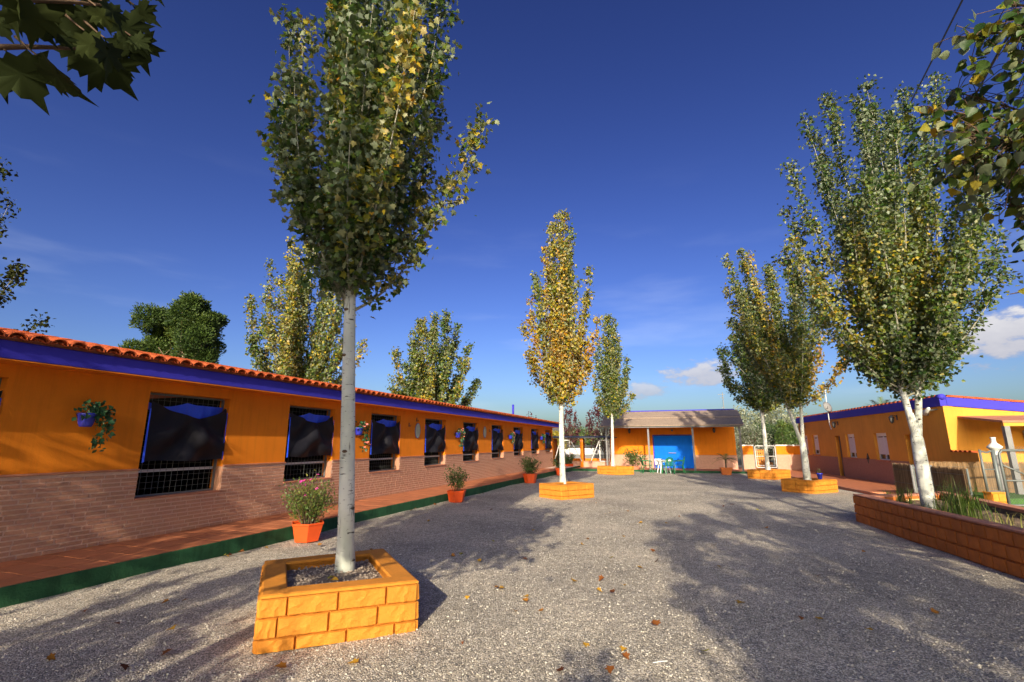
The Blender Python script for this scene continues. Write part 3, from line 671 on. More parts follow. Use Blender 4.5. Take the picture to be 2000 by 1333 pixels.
# ------------------------------------------------------------------ wall pots, plates, pots on the ground
def wall_pot(s, z, label, flower, seed, trail=.42):
    r = thing('wall_pot', label, 'flower pot', L2W(s, WY, z), LA, 'blue pots hung on the stable wall')
    mb = MB(); prof = [(.07, -.14), (.085, -.10), (.105, .0), (.118, .03), (.118, .05), (.10, .05)]
    mb.lathe(prof, 14, (0, -.115, 0)); mb.build('pot', BPOT, r, True)
    global rng
    rng = np.random.default_rng(seed); n = 170
    t = rng.uniform(0, 1, n); side = rng.uniform(-1, 1, n)
    x = np.where(t < .45, rng.normal(.03, .085, n), .10 + .11 * np.sin(t * 3) + rng.normal(0, .055, n)); zz = np.where(t < .45, .10 + rng.normal(0, .055, n), .10 - (t - .45) / .55 * trail * 1.25 + rng.normal(0, .04, n)); yy = -.14 - rng.uniform(0, .12, n)
    pos = np.stack([x, yy, zz], 1)
    leaves_obj('foliage', IVYL, KITE, pos, rnd(n) * .7 + np.array([.2, -.2, -.4]), rnd(n) * .7 + np.array([0, -1, .3]), .075 * rng.uniform(.6, 1.25, n), .35 + rng.normal(0, .22, n), r)
    vs = MB(); vs.tube([(0, -.12, .05), (.12, -.18, .09), (.17, -.2, -.1), (.19, -.19, -trail)], .004, 4); vs.tube([(0, -.12, .05), (.06, -.2, .08), (.12, -.21, -.15)], .004, 4); vs.build('stems', SHRUBL, r)
    if flower:
        rs = random.Random(seed)
        for q in range(15):
            i = int(rng.integers(0, n)); fl = MB(); petal_flower(fl, pos[i] + np.array([0, -.04, .02]), rs.uniform(.03, .05), rs); fl.build('flower', SALMONF, r)
    return r
wall_pot(1.14, 2.02, 'blue wall pot of plain green trailing ivy, left of the nearest curtained window', False, 11)
wall_pot(7.25, 2.0, 'blue wall pot with salmon flowers trailing down beside the big white trunk', True, 12, .5)
wall_pot(13.1, 2.0, 'blue wall pot with pink flowers, between the fourth and fifth curtained windows', True, 13, .45)
wall_pot(18.9, 2.0, 'blue wall pot with few flowers, middle of the far wall beyond the oval plates', True, 14, .35)
wall_pot(24.3, 2.0, 'smallest blue wall pot of green ivy at the far end of the stable wall', False, 15, .35)
PLATE = mat('glazed_plate', (.55, .58, .45), .3, .35, 30, spec=.6, col2=(.16, .22, .12))
for s, z, lb in ((10.35, 2.05, 'oval glazed ceramic plate hung between the third and fourth stable windows'), (15.9, 2.12, 'far oval ceramic plate between the fifth and sixth stable windows')):
    r = thing('wall_plate', lb, 'wall plate', L2W(s, WY, z), LA, 'ceramic plates on the stable wall')
    mb = MB(); mb.lathe([(.01, .0), (.13, .004), (.16, .016), (.165, .026), (.155, .03), (.10, .014), (.01, .012)], 20)
    mb.v = [(p[0], -p[2] - .002, p[1] * 1.45) for p in mb.v]; mb.build('plate', PLATE, r, True)
    rm = MB(); rm.lathe([(.158, .024), (.17, .028), (.158, .034)], 20); rm.f = rm.f[:-2]; rm.t = rm.t[:-2]; rm.v = [(p[0], -p[2] - .002, p[1] * 1.45) for p in rm.v]; rm.build('rim', BPOT, r, True)
for s, z, lb in ((9.85, 2.22, 'small black iron horseshoe hook on the orange wall, left of the nearer plate'), (10.3, 2.40, 'tiny dark iron bracket above the nearer oval plate'), (16.45, 2.2, 'small dark iron hook right of the far oval plate')):
    r = thing('wall_hook', lb, 'wall hook', L2W(s, WY, z), LA)
    MB().box(-.018, .018, -.012, -.001, -.06, .06).build('back_plate', IRON, r); MB().tube([(0, -.012, -.03), (0, -.06, -.05), (0, -.075, .0)], .008, 6).build('hook', IRON, r)

def off_kerb(p, d=.36):
    s = (p.x + 5.23) * .33574 + (p.y - 5.32) * .94196; return L2W(s, -d)
def trough(loc, rz, label, w_=.40, d_=.34, h_=.25, group='red pots of shrubs along the green kerb', m=RPOT):
    r = thing('potted_shrub', label, 'potted plant', loc, rz, group)
    mb = MB(); n = 6
    def ring(s, z): return [(s * w_ / .4 * .235 * math.cos(math.pi / 3 * j + .2), s * d_ / .34 * .235 * math.sin(math.pi / 3 * j + .2), z) for j in range(6)]
    rings = [ring(.76, 0), ring(.99, h_ * .88), ring(1.03, h_ * .88), ring(1.05, h_), ring(.98, h_), ring(.93, h_ * .8)]
    vs = [p for q in rings for p in q]
    fs = [(i * 6 + j, i * 6 + (j + 1) % 6, (i + 1) * 6 + (j + 1) % 6, (i + 1) * 6 + j) for i in range(5) for j in range(6)] + [tuple(range(5, -1, -1))]
    mb.add(vs, fs, 0); mb.build('pot', m, r, bevel=.006)
    MB().add([(p[0] * .98, p[1] * .98, h_ * .8) for p in ring(.93, 0)], [tuple(range(6))]).build('soil', SOIL, r)
    return r
r = trough(off_kerb(G(605, 1057), .40), .75, 'red trough of pink-flowering bushy shrub beside the nearest white trunk', .48, .42, .31)
shrub(r, '', 54, .80, .50, 3200, SHRUBL, .046, .78, .26, None, 5, BLADE, PINKF, 11, .032, .5)
r = trough(off_kerb(G(880, 980)), .2, 'red trough with a sparse two-stemmed shrub, second from the camera along the kerb', .48, .44, .32)
shrub(r, '', 15, .85, .40, 900, SHRUBL, .06, .35, .22, None, 6)
r = trough(off_kerb(G(1012, 943)), .9, 'red trough with a round dense shrub below the sixth window, third along the kerb', .50, .46, .38)
shrub(r, '', 26, .95, .52, 1500, SHRUBL, .065, .4, .22, None, 7)
r = trough(off_kerb(G(1070, 928)), .4, 'red trough with a dark round shrub at the far end of the stable kerb', .50, .46, .38)
shrub(r, '', 26, .95, .5, 1500, SHRUBL, .07, .25, .22, None, 8)
r = trough(G(1110, 917), .4, 'red pot with a low dark plant behind the yellow tree trunk', .60, .5, .34, 'pots in front of the back buildings')
shrub(r, '', 18, .6, .5, 700, SHRUBL, .08, .2, .25, None, 9)
r = trough(G(1239, 921), .1, 'pale terracotta pot with a spreading oleander left of the blue door', .55, .5, .30, 'pots in front of the back buildings', PINKPOT)
shrub(r, '', 22, 1.15, .85, 800, SHRUBL, .12, .55, .25, None, 10)
r = trough(G(1419, 928), .1, 'orange pot with a small palm at the right of the shed porch', .55, .5, .38, 'pots in front of the back buildings', mat('orange_pot', (.70, .20, .05), .6, .1, 8))
MB().tube([(0, 0, .3), (.02, 0, .8)], [.05, .035], 8).build('stem', BARKB, r)
def palm_fronds(root, c, nf, L, seed, m, name='frond', lw=.16):
    rs = random.Random(seed)
    for i in range(nf):
        a = i * 2.4; el_ = rs.uniform(.15, 1.25); mb = MB(); pts = []
        d = Vector((math.cos(a) * math.cos(el_), math.sin(a) * math.cos(el_), math.sin(el_)))
        for j in range(9):
            t = j / 8; pts.append(Vector(c) + d * L * t + Vector((0, 0, -.55 * L * t * t * math.cos(el_))))
        mb.tube(pts, [.012 * (1 - .8 * j / 8) for j in range(9)], 4, False)
        for j in range(2, 25):
            t = j / 25; q = min(int(t * 8), 7); p = pts[q].lerp(pts[q + 1], t * 8 - q); dd = (pts[q + 1] - pts[q]).normalized(); sd = dd.cross(Vector((0, 0, 1))).normalized()
            for sg in (-1, 1):
                e = p + (sd * sg * .8 + dd * .75 + Vector((0, 0, -.12))).normalized() * L * lw * 2 * (1 - abs(t - .45)); wv = dd * .012 * L
                mb.add([p - wv, p + wv, e], [(0, 1, 2)], rs.random())
        mb.build(name, m, root)
palm_fronds(r, (.02, 0, .8), 11, .75, 4, SHRUBL)
# ------------------------------------------------------------------ square block planters round the trees
def block_mesh(seed, L, h, nu=7, nv=4, rough=.007):
    """One split-face block: bevelled front (towards -y) with chisel marks."""
    rs = random.Random(seed); vs = []; k = nu + 1; ph = [rs.uniform(0, 6) for _ in range(5)]; sl_ = rs.uniform(.8, 1.5)
    for j in range(nv + 1):
        for i in range(k):
            x = L * i / nu; z = h * j / nv; ed = min(i, nu - i, j, nv - j)
            y = -.016 if ed else -.005
            if ed: y -= rough * max(0, math.sin((x * sl_ - z * .8) * 46 + ph[0]) + .5 * math.sin((x + z * .5) * 71 + ph[1])) + rs.uniform(0, rough * .5)
            if ed == 0:
                x = min(max(x, .004), L - .004); z = min(max(z, .003), h - .003)
            elif i == 1 or i == nu - 1: x = .012 if i == 1 else L - .012
            if ed and (j == 1 or j == nv - 1): z = .010 if j == 1 else h - .010
            vs.append((x, y, z))
    fs = [(j * k + i, j * k + i + 1, (j + 1) * k + i + 1, (j + 1) * k + i) for j in range(nv) for i in range(nu)]
    # return faces to the wall behind
    o = len(vs); ring = [i for i in range(k)] + [j * k + nu for j in range(1, nv + 1)] + [nv * k + i for i in range(nu - 1, -1, -1)] + [j * k for j in range(nv - 1, 0, -1)]
    vs += [(vs[i][0], .012, vs[i][2]) for i in ring]; m = len(ring)
    fs += [(ring[q], o + q, o + (q + 1) % m, ring[(q + 1) % m]) for q in range(m)]
    mb = MB(); mb.add(vs, fs, 0); me = mb.mesh('block'); return me
def wall_side(parent, p, q, rows, L, m, meshes, seed, joint=.005, inset=.0):
    """Course after course of blocks along the face p -> q (outside on the right hand)."""
    rs = random.Random(seed); p, q = Vector(p), Vector(q); D = (q - p); ln = D.length; d = D / ln; rz = math.atan2(d.y, d.x); z = 0
    for r, h in enumerate(rows):
        x = -L * rs.uniform(.2, .8)
        while x < ln - .001:
            a, b = max(x, 0), min(x + L, ln)
            if b - a > .03:
                me = rs.choice(meshes); pos = p + d * (a + joint * .5)
                inst('block', me, parent, (pos.x, pos.y, z + joint * .5), (0, 0, rz), ((b - a - joint) / .38, 1, (h - joint) / .15))
            x += L
        z += h
NEARB = [block_mesh(k, .38, .15, 9, 5) for k in range(5)]; FARB = [block_mesh(20 + k, .38, .15, 3, 3, .006) for k in range(3)]
RB = [block_mesh(40 + k, .38, .15, 5, 4, .006) for k in range(4)]
for me in NEARB + FARB: me.materials.append(PLANTER)
for me in RB: me.materials.append(RBLOCK)
COBBLE = mat('planter_soil', (.34, .27, .20), .95, .35, 30, .9, 90, col2=(.16, .12, .085))
TANP = mat('tan_pebble', (.55, .46, .36), .85, .1, 40, tint=.4, col2=(.24, .185, .14))
def planter(corners, h, label, near, seed, tw_=.2, rows=None):
    c0 = sum((Vector((c[0], c[1], 0)) for c in corners), Vector()) / len(corners)
    r = thing('tree_planter', label, 'planter', c0, 0, 'orange block planters round the yard trees')
    C = [Vector((c[0], c[1], 0)) - c0 for c in corners]; n = len(C)
    def inset(d):
        out = []
        for i in range(n):
            a, b, c = C[i - 1], C[i], C[(i + 1) % n]; e1 = (b - a).normalized(); e2 = (c - b).normalized(); n1 = Vector((-e1.y, e1.x, 0)); n2 = Vector((-e2.y, e2.x, 0))
            out.append(b + (n1 + n2) * (d / (1 + n1.dot(n2))))
        return out
    O, I, I2 = inset(.014), inset(tw_), inset(-.006)
    mb = MB(); z1 = h - .02
    mb.add([(p.x, p.y, -.1) for p in O] + [(p.x, p.y, z1) for p in O] + [(p.x, p.y, z1) for p in I] + [(p.x, p.y, -.1) for p in I], [(i, (i + 1) % n, n + (i + 1) % n, n + i) for i in range(n)] + [(n + i, n + (i + 1) % n, 2 * n + (i + 1) % n, 2 * n + i) for i in range(n)] + [(2 * n + i, 2 * n + (i + 1) % n, 3 * n + (i + 1) % n, 3 * n + i) for i in range(n)], 0)
    mb.build('core', PLANTER, r)
    cp = MB(); J = inset(tw_ - .003)
    cp.add([(p.x, p.y, h - .022) for p in I2] + [(p.x, p.y, h - .004) for p in I2] + [(p.x, p.y, h + .004) for p in inset(.012)] + [(p.x, p.y, h + .004) for p in inset(tw_ - .012)] + [(p.x, p.y, h - .006) for p in inset(tw_)] + [(p.x, p.y, h - .06) for p in inset(tw_)],
           [(q * n + i, q * n + (i + 1) % n, (q + 1) * n + (i + 1) % n, (q + 1) * n + i) for q in range(5) for i in range(n)], 0)
    cp.build('coping', PLANTER, r)
    rows = rows or [h * .24, h * .36, h * .345]
    for i in range(n): wall_side(r, C[i], C[(i + 1) % n], rows, .40 if near else .42, PLANTER, NEARB if near else FARB, seed + i)
    sg_ = MB(); ss = inset(tw_ - .01); k = 10
    if n == 4:
        vs = []; rs = random.Random(seed)
        for j in range(k + 1):
            for i in range(k + 1):
                u, v = i / k, j / k; p = (ss[0] * (1 - u) + ss[1] * u) * (1 - v) + (ss[3] * (1 - u) + ss[2] * u) * v
                vs.append((p.x, p.y, h - .075 + rs.uniform(-.012, .012) + .03 * math.exp(-12 * ((u - .5) ** 2 + (v - .5) ** 2))))
        sg_.add(vs, [(j * (k + 1) + i, j * (k + 1) + i + 1, (j + 1) * (k + 1) + i + 1, (j + 1) * (k + 1) + i) for j in range(k) for i in range(k)], 0)
    sg_.build('soil', COBBLE, r)
    if near:   # pebbles and scraps lying on the soil
        pb = MB(); rs = random.Random(5)
        for q in range(520):
            u, v = rs.uniform(.03, .97), rs.uniform(.03, .97); p = (ss[0] * (1 - u) + ss[1] * u) * (1 - v) + (ss[3] * (1 - u) + ss[2] * u) * v; s0 = rs.uniform(.006, .016)
            pb.add([(p.x + s0 * a * rs.uniform(.6, 1.2), p.y + s0 * b * rs.uniform(.6, 1.2), h - .06 + .025 * math.exp(-12 * ((u - .5) ** 2 + (v - .5) ** 2)) + s0 * c) for a, b, c in ((1, 0, 0), (-1, 0, 0), (0, 1, 0), (0, -1, 0), (0, 0, .7), (0, 0, -.5))], octf)
        pb.build('pebbles', TANP, r, kind='stuff')
    return r
PH = .43
planter([(-2.05, 4.23), (-.86, 4.69), (-1.53, 6.03), (-2.62, 5.42)], PH, 'nearest orange block planter holding the tall white trunk', True, 1)
def sq(a, b, c): return [a, b, c, (a[0] + c[0] - b[0], a[1] + c[1] - b[1])]
planter(sq((.86, 15.5), (1.47, 14.75), (2.56, 15.5)), PH, 'orange block planter in the middle of the yard under the yellowing tree', False, 11)
planter(sq((4.75, 27.3), (5.6, 26.35), (6.62, 26.7)), PH, 'farthest orange planter under the small tree left of the blue door', False, 21)
planter(sq((11.3, 23.6), (12.1, 22.75), (13.3, 23.5)), PH, 'orange planter nearest the white gate, behind the one with the small blue pot', False, 31)
planter(sq((9.51, 17.45), (10.05, 16.45), (11.25, 17.1)), PH, 'orange block planter with a small blue pot on its rim', True, 41)
r = thing('small_pot', 'small blue flowerpot standing on the orange planter rim beside the double trunk', 'flower pot', (10.72, 17.15, PH + .005))
MB().lathe([(.06, 0), (.09, .17), (.10, .17), (.10, .2), (.085, .2), (.08, .15)], 14).build('pot', BPOT, r, True); MB().lathe([(.01, .155), (.08, .155)], 10).build('soil', SOIL, r)
shrub(r, '', 5, .2, .07, 40, SHRUBL, .05, .2, .16, None, 12)

# ------------------------------------------------------------------ the yard trees
YT = 'white trunked poplars planted round the yard'
def warm(c, r_, amp): return lambda p: amp * np.exp(-((p - np.array(c)) ** 2).sum(1) / (r_ * r_))
poplar('poplar_tree', 'tall dark leafy tree with a straight white trunk in the nearest orange planter', (-1.76, 5.28, PH - .05), 9.4, 3.2, 1.36, .45, 32, 27000, .082, .27, .2, .088, (-.28, .1), None, YT, tmpl=LOBED, seed=2, plume=.16, top_r=.42, parts=300, ytint=warm((.9, -.2, 5.0), 1.1, .26), knots=5, skew=(.30, 0), low=.24, twl=.40, rag=.5)
poplar('poplar_tree', 'slender yellow and green tree in the middle orange planter', (1.68, 15.95, PH - .05), 9.75, 2.75, 1.45, .30, 24, 28000, .10, .57, .22, .098, (.02, 0), None, YT, seed=4, plume=.15, top_r=.22, twl=.32, ytint=warm((.4, -.3, 4.0), 2.0, .24))
poplar('poplar_tree', 'small green and yellow tree in the farthest planter left of the blue door', (5.68, 27.3, PH - .05), 9.0, 3.0, 1.3, .28, 20, 14000, .12, .43, .2, .10, (.05, 0), None, YT, seed=5, plume=.17, top_r=.16, twl=.34)
poplar('poplar_tree', 'dark green tree in the planter in front of the white gate', (12.5, 23.9, PH - .05), 9.4, 3.1, 1.85, .35, 28, 28000, .115, .36, .2, .105, (-.2, 0), None, YT, seed=6, plume=.17, top_r=.3, twl=.34)
poplar('poplar_tree', 'green and gold tree with a forked double trunk in the planter with the blue pot', (10.36, 17.3, PH - .05), 9.0, 2.9, 1.75, .32, 32, 32000, .10, .44, .24, .115, (0, 0), (1.3, [(-1.3, .2, 1.0), (.3, -.1, 1.0)]), YT, seed=7, plume=.16, top_r=.38, twl=.34, ytint=warm((1.1, -.3, 4.0), 1.3, .35))
poplar('poplar_tree', 'big spreading green tree with a leaning forked white trunk in the terracotta block bed', (7.9, 9.45, .42), 9.5, 2.6, 1.80, .45, 46, 66000, .078, .29, .22, .112, (0, 0), (1.40, [(-.5, .2, 1.0), (1.05, -.05, 1.0)]), YT, seed=8, plume=.15, top_r=.40, low=.34, twl=.36, skew=(.1, 0), ytint=warm((-.3, -.4, 4.6), 1.4, .28), knots=3)
# trees behind the stable
BT = 'trees standing behind the stable roof'
poplar('poplar_tree', 'tall yellow green tree behind the stable roof, beside the tall white trunk', (-8.1, 18, 0), 9.85, 2.4, 2.2, .42, 36, 42000, .105, .46, .24, .13, (0, 0), None, BT, seed=9, plume=.18, top_r=.42, twl=.36, tmpl=KITE)
poplar('poplar_tree', 'shorter bushy green tree behind the stable roof, right of the tall white trunk', (-3.75, 22, 0), 7.5, 2.0, 2.0, .45, 32, 34000, .115, .42, .22, .13, (0, 0), None, BT, seed=10, plume=.18, top_r=.55, twl=.36)
poplar('maple_tree', 'tree beyond the left edge whose leafy twigs show against the sky', (-14.2, 10.2, 0), 8.6, 3.1, 2.9, .4, 30, 16000, .10, .30, .15, .14, (0, 0), None, BT, seed=13, plume=.17, top_r=.5, lm=MAPLEL, bark=BARKG)

def pine(base, H_, label, seed):
    rs = random.Random(seed); global rng; rng = np.random.default_rng(seed)
    r = thing('pine_tree', label, 'tree', base, 0, BT); tk = MB()
    tk.tube([(0, 0, 0), (.2, 0, H_ * .3), (.5, 0, H_ * .5), (.4, 0, H_ * .8)], [.35, .3, .25, .1], 10)
    # dense clumps: (x, z, radius)
    cl = [(-2.6, 8.0, .75), (-3.0, 7.4, .8), (-2.0, 7.5, .9), (-1.4, 8.1, .8), (-2.9, 6.6, .9), (-1.9, 6.7, .8), (-1.6, 9.2, .9), (-2.1, 9.6, .8), (-1.2, 10.0, .85), (-1.6, 10.5, .6), (-1.0, 9.2, .6), (-2.3, 8.9, .6),
          (.2, 9.0, .9), (.4, 9.9, .85), (.9, 10.6, .8), (1.3, 10.2, 1.0), (1.6, 11.0, .65), (1.9, 9.6, .95), (2.3, 10.3, .6), (1.2, 9.1, .9), (2.4, 8.9, .75), (1.9, 8.3, .8), (2.6, 9.6, .5), (.5, 8.3, .7), (1.3, 7.8, .7), (2.3, 7.6, .7), (1.9, 7.0, .65), (1.5, 6.5, .5), (1.1, 11.1, .5)]
    pos, tp, tn = [], [], []
    for i, (x, z, rad) in enumerate(cl):
        for q in range(3):
            yy = rs.uniform(-1.6, 1.6) * (1 - .3 * abs(x) / 3); cx, cz, rr = x + rs.uniform(-.25, .25), z + rs.uniform(-.2, .2), rad * rs.uniform(.6, .9)
            n = int(1700 * rr); d = rnd(n); d /= np.linalg.norm(d, axis=1, keepdims=True);             lump = 1 + .22 * np.sin(d[:, 0] * 7 + i) * np.sin(d[:, 1] * 6 + q) + rng.uniform(-.35, .20, n) + .14 * np.sin(d[:, 2] * 11 + q)
            pos.append(np.array([cx * .82 + .1, yy, cz - H_ * 0]) + d * (rr * lump)[:, None] * np.array([1, 1, .9])); tp.append(d + np.array([0, 0, .5]) + rnd(n) * .35); tn.append(.45 + .22 * rs.gauss(0, 1) * .5 + rng.normal(0, .18, n))
            if q == 0 and i % 2 == 0: tk.tube([(.45, 0, max(4.2, min(cz - 1.6, 6.6))), ((.45 + cx) / 2, yy / 2, (cz + 6.2) / 2 - .25), (cx, yy, cz - .2)], [.10, .06, .03], 5, False)
    for q in range(26): tk.tube([(.4 + rs.uniform(-.3, .6), rs.uniform(-.5, .2), rs.uniform(5.6, 7)), (rs.uniform(-1, 1.4), rs.uniform(-1, 0), rs.uniform(5.8, 7.6)), (rs.uniform(-1.6, 2), rs.uniform(-1.4, 0), rs.uniform(5.6, 8))], [.05, .03, .01], 4, False)
    tk.build('trunk', mat('pine_bark', (.34, .25, .18), .9, .25, 12, .4, 40), r, True)
    pos = np.concatenate(pos); tp = np.concatenate(tp); tn = np.concatenate(tn); n = len(pos)
    r.scale = (1, 1, .94)
    leaves_obj('crown', PINEL, BLADE, pos, tp, rnd(n), .15 * rng.uniform(.6, 1.2, n), tn, r)
pine((-21.6, 30, 0), 11, 'round dark green pine tree behind the stable roof at the left', 3)

# ------------------------------------------------------------------ trees beside the camera whose boughs hang into view
def bough_tree(name, label, base, h_trunk, tr, cr_c, cr_r, ncrown, boughs, lm, tmpl, size, tint, seed, bark, per, spread, fine_parts, gap=None, group=None, explicit=()):
    global rng; rng = np.random.default_rng(seed); rs = random.Random(seed); b = Vector(base)
    r = thing(name, label, 'tree', b, 0, group); tk = MB(); top = np.array([cr_c[0], cr_c[1], cr_c[2] + cr_r[2] * .7]) - np.array(b)
    tk.tube([(0, 0, -.1), tuple(top * np.array([.2, .2, .45])), tuple(top)], [tr, tr * .8, tr * .15], 12); tk.build('trunk', bark, r, True)
    lb = MB(); pos, tip, tn = [], [], []; c = np.array(cr_c) - np.array(b); axis_p = lambda z: top * (np.array([.6, .6, 1]) * z / top[2])
    for i in range(26):
        d = rnd(1)[0]; d /= np.linalg.norm(d); d[2] = d[2] * .9 + .1; e = c + d * np.array(cr_r) * rs.uniform(.75, 1.0); p0 = axis_p(max(h_trunk, min(e[2] - .6, top[2] * .8)))
        pts = bez(p0, (p0 + e) / 2 + np.array([0, 0, -.2]), e, 6); lb.tube(pts, [.04 * (1 - j / 7) for j in range(6)], 5, False)
        n = ncrown // 26; P = np.array(pts); t = rng.uniform(.25, 1.05, n); ix = np.minimum((t * 5).astype(int), 4); f_ = (t * 5 - ix)[:, None]
        pos.append(P[ix] * (1 - f_) + P[ix + 1] * f_ + rnd(n) * .24); tip.append(rnd(n) * .6 + d * .3 + np.array([0, 0, -.5])); tn.append(tint + rng.normal(0, .2, n))
    pos = np.concatenate(pos); tip = np.concatenate(tip); tn = np.concatenate(tn); n = len(pos)
    rel = pos + np.array(b); fw = _c * rel[:, 1] + _s * (rel[:, 2] - H); up = -_s * rel[:, 1] + _c * (rel[:, 2] - H); fw_ = np.where(fw > .05, fw, 1e-3)
    inside = (fw > .05) & (np.abs(rel[:, 0] / fw_) < 1.12) & (np.abs(up / fw_) < .76); k = ~inside     # the crown proper stays overhead
    cr = leaves_obj('crown', lm, tmpl, pos[k], tip[k], (rnd(n) + np.array([0, 0, .6]))[k], size * rng.uniform(.6, 1.2, n)[k], tn[k], r, 'stuff')
    bp, bt_, bn = [], [], []; hp, ht_, hn = [], [], []
    for (pa, pb, cnt, sp) in boughs:
        A, B_ = np.array(pa) - np.array(b), np.array(pb) - np.array(b); d = B_ - A; L = np.linalg.norm(d); d /= L
        q0 = axis_p(max(h_trunk, A[2] * .75)); pts = bez(q0, q0 * .35 + A * .65 + np.array([0, 0, .15]), A, 5)[:-1] + bez(A, (A + B_) / 2 + np.array([0, 0, .06 * L]), B_, 5)
        lb.tube(pts, [.026, .022, .018, .013, .009, .007, .006, .005, .003], 5, False)
        Q = np.array(pts[:5]); k2 = max(cnt, 30); t = rng.uniform(0, 1.0, k2); ix = np.minimum((t * 4).astype(int), 3); f_ = (t * 4 - ix)[:, None]; p = Q[ix] * (1 - f_) + Q[ix + 1] * f_ + rnd(k2) * max(sp, .14)
        rl_ = p + np.array(b); fq = np.maximum(_c * rl_[:, 1] + _s * (rl_[:, 2] - H), 1e-3); uq = -_s * rl_[:, 1] + _c * (rl_[:, 2] - H); ok_ = (np.abs(rl_[:, 0] / fq) > 1.09) | (np.abs(uq / fq) > .74); p = p[ok_]
        if len(p) and cnt: hp.append(p); ht_.append(rnd(len(p)) * .5 + np.array([0, 0, -.7])); hn.append(tint + .06 + rng.normal(0, .2, len(p)))
        P = np.array(pts[4:]); t = rng.uniform(0, 1.0, cnt); ix = np.minimum((t * 4).astype(int), 3); f_ = (t * 4 - ix)[:, None]; o = P[ix] * (1 - f_) + P[ix + 1] * f_
        p = o + rnd(cnt) * sp * np.array([1, 1, .8]) + np.array([0, 0, -.25 * sp])
        for a_, b2 in zip(o[::2], p[::2]): lb.tube([a_, (a_ + b2) / 2 + np.array([0, 0, .02]), b2], .0025, 3, False)
        bp.append(p); bt_.append(rnd(cnt) * .5 + d * .45 + np.array([0, 0, -.75])); bn.append(tint + .06 + rng.normal(0, .2, cnt))
    bp = np.concatenate(bp); bt_ = np.concatenate(bt_); bn = np.concatenate(bn); n = len(bp)
    m_ = np.zeros(n, bool); m_[rng.permutation(n)[:min(fine_parts, n)]] = True; sz = size * rng.uniform(.65, 1.2, n); nor = rnd(n) * .75 + np.array([0, -.5, .4])
    if explicit:
        e0 = np.array([p for p, q, k_ in explicit]) - np.array(b); e1_ = np.array([q for p, q, k_ in explicit]) - np.array(b); L_ = np.linalg.norm(e1_ - e0, axis=1); vw = np.array([(-Vector(p) + Vector((0, 0, H))).normalized() for p, q, k_ in explicit])
        for a_ in e0: lb.tube([a_ + np.array([-.06, .0, .05]), a_ + np.array([-.02, 0, .015]), a_], [.0035, .002, .002], 4, False)
        bp = np.concatenate([bp, e0]); bt_ = np.concatenate([bt_, e1_ - e0]); bn = np.concatenate([bn, tint + np.array([k_ for p, q, k_ in explicit])]); sz = np.concatenate([sz, L_ * .95]); nor = np.concatenate([nor, vw * 1.0 + rnd(len(e0)) * .42 + np.array([0, 0, .3])]); m_ = np.concatenate([m_, np.ones(len(e0), bool)])
    if hp:
        hp = np.concatenate(hp); leaves_obj('inner_leaves', lm, tmpl, hp, np.concatenate(ht_), rnd(len(hp)) + np.array([0, 0, .5]), size * rng.uniform(.6, 1.2, len(hp)), np.concatenate(hn), r, 'stuff')
    lb.build('branches', BARKB, r, True)
    if (~m_).sum(): leaves_obj('outer_leaves', lm, tmpl, bp[~m_], bt_[~m_], nor[~m_], sz[~m_], bn[~m_], r, 'stuff')
    ms = [unit_mesh('leaf', tmpl, lm, (i + .5) / 6) for i in range(6)]
    single_leaves('leaf', ms, bp[m_], bt_[m_], nor[m_], sz[m_], bn[m_], cr)
    return r
def D(px, py, d): return tuple(atD(px, py, d))
XL = [(55, -5, 70, 95, .35), (100, 10, 128, 72, .3), (12, 100, 88, 222, -.1), (72, 108, 168, 218, -.15), (140, 65, 208, 160, -.1), (178, 92, 262, 196, -.1), (205, 75, 225, 165, -.1), (248, 60, 292, 146, 0), (262, 10, 312, 52, -.1), (225, 25, 298, 102, -.1), (188, 12, 222, 66, .25), (150, 5, 180, 90, 0), (95, -30, 118, 48, .05), (30, -30, 8, 72, .1), (-15, 30, 22, 84, -.1), (-20, 120, 22, 200, -.1), (285, -30, 322, 8, -.1),
      (232, 60, 286, 112, -.05), (130, 30, 150, 112, -.1), (165, 60, 190, 134, .1), (205, 0, 250, 62, -.1), (240, -20, 270, 40, 0), (60, 40, 110, 90, -.05), (110, 60, 150, 100, -.1), (20, 20, 50, 70, .1), (175, -20, 200, 40, -.1), (255, 70, 300, 98, -.1), (215, 110, 262, 150, -.1)]
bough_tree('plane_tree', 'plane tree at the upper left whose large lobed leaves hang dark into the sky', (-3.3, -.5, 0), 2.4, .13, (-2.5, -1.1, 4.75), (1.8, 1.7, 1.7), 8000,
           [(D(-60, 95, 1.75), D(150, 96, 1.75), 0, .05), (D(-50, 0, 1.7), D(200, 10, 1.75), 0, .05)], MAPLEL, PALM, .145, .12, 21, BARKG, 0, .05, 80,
           explicit=[(D(x0, y0, 1.62 + .3 * ((i * 7) % 10) / 10), D(x1, y1, 1.60 + .3 * ((i * 7) % 10) / 10), k) for i, (x0, y0, x1, y1, k) in enumerate(XL)])
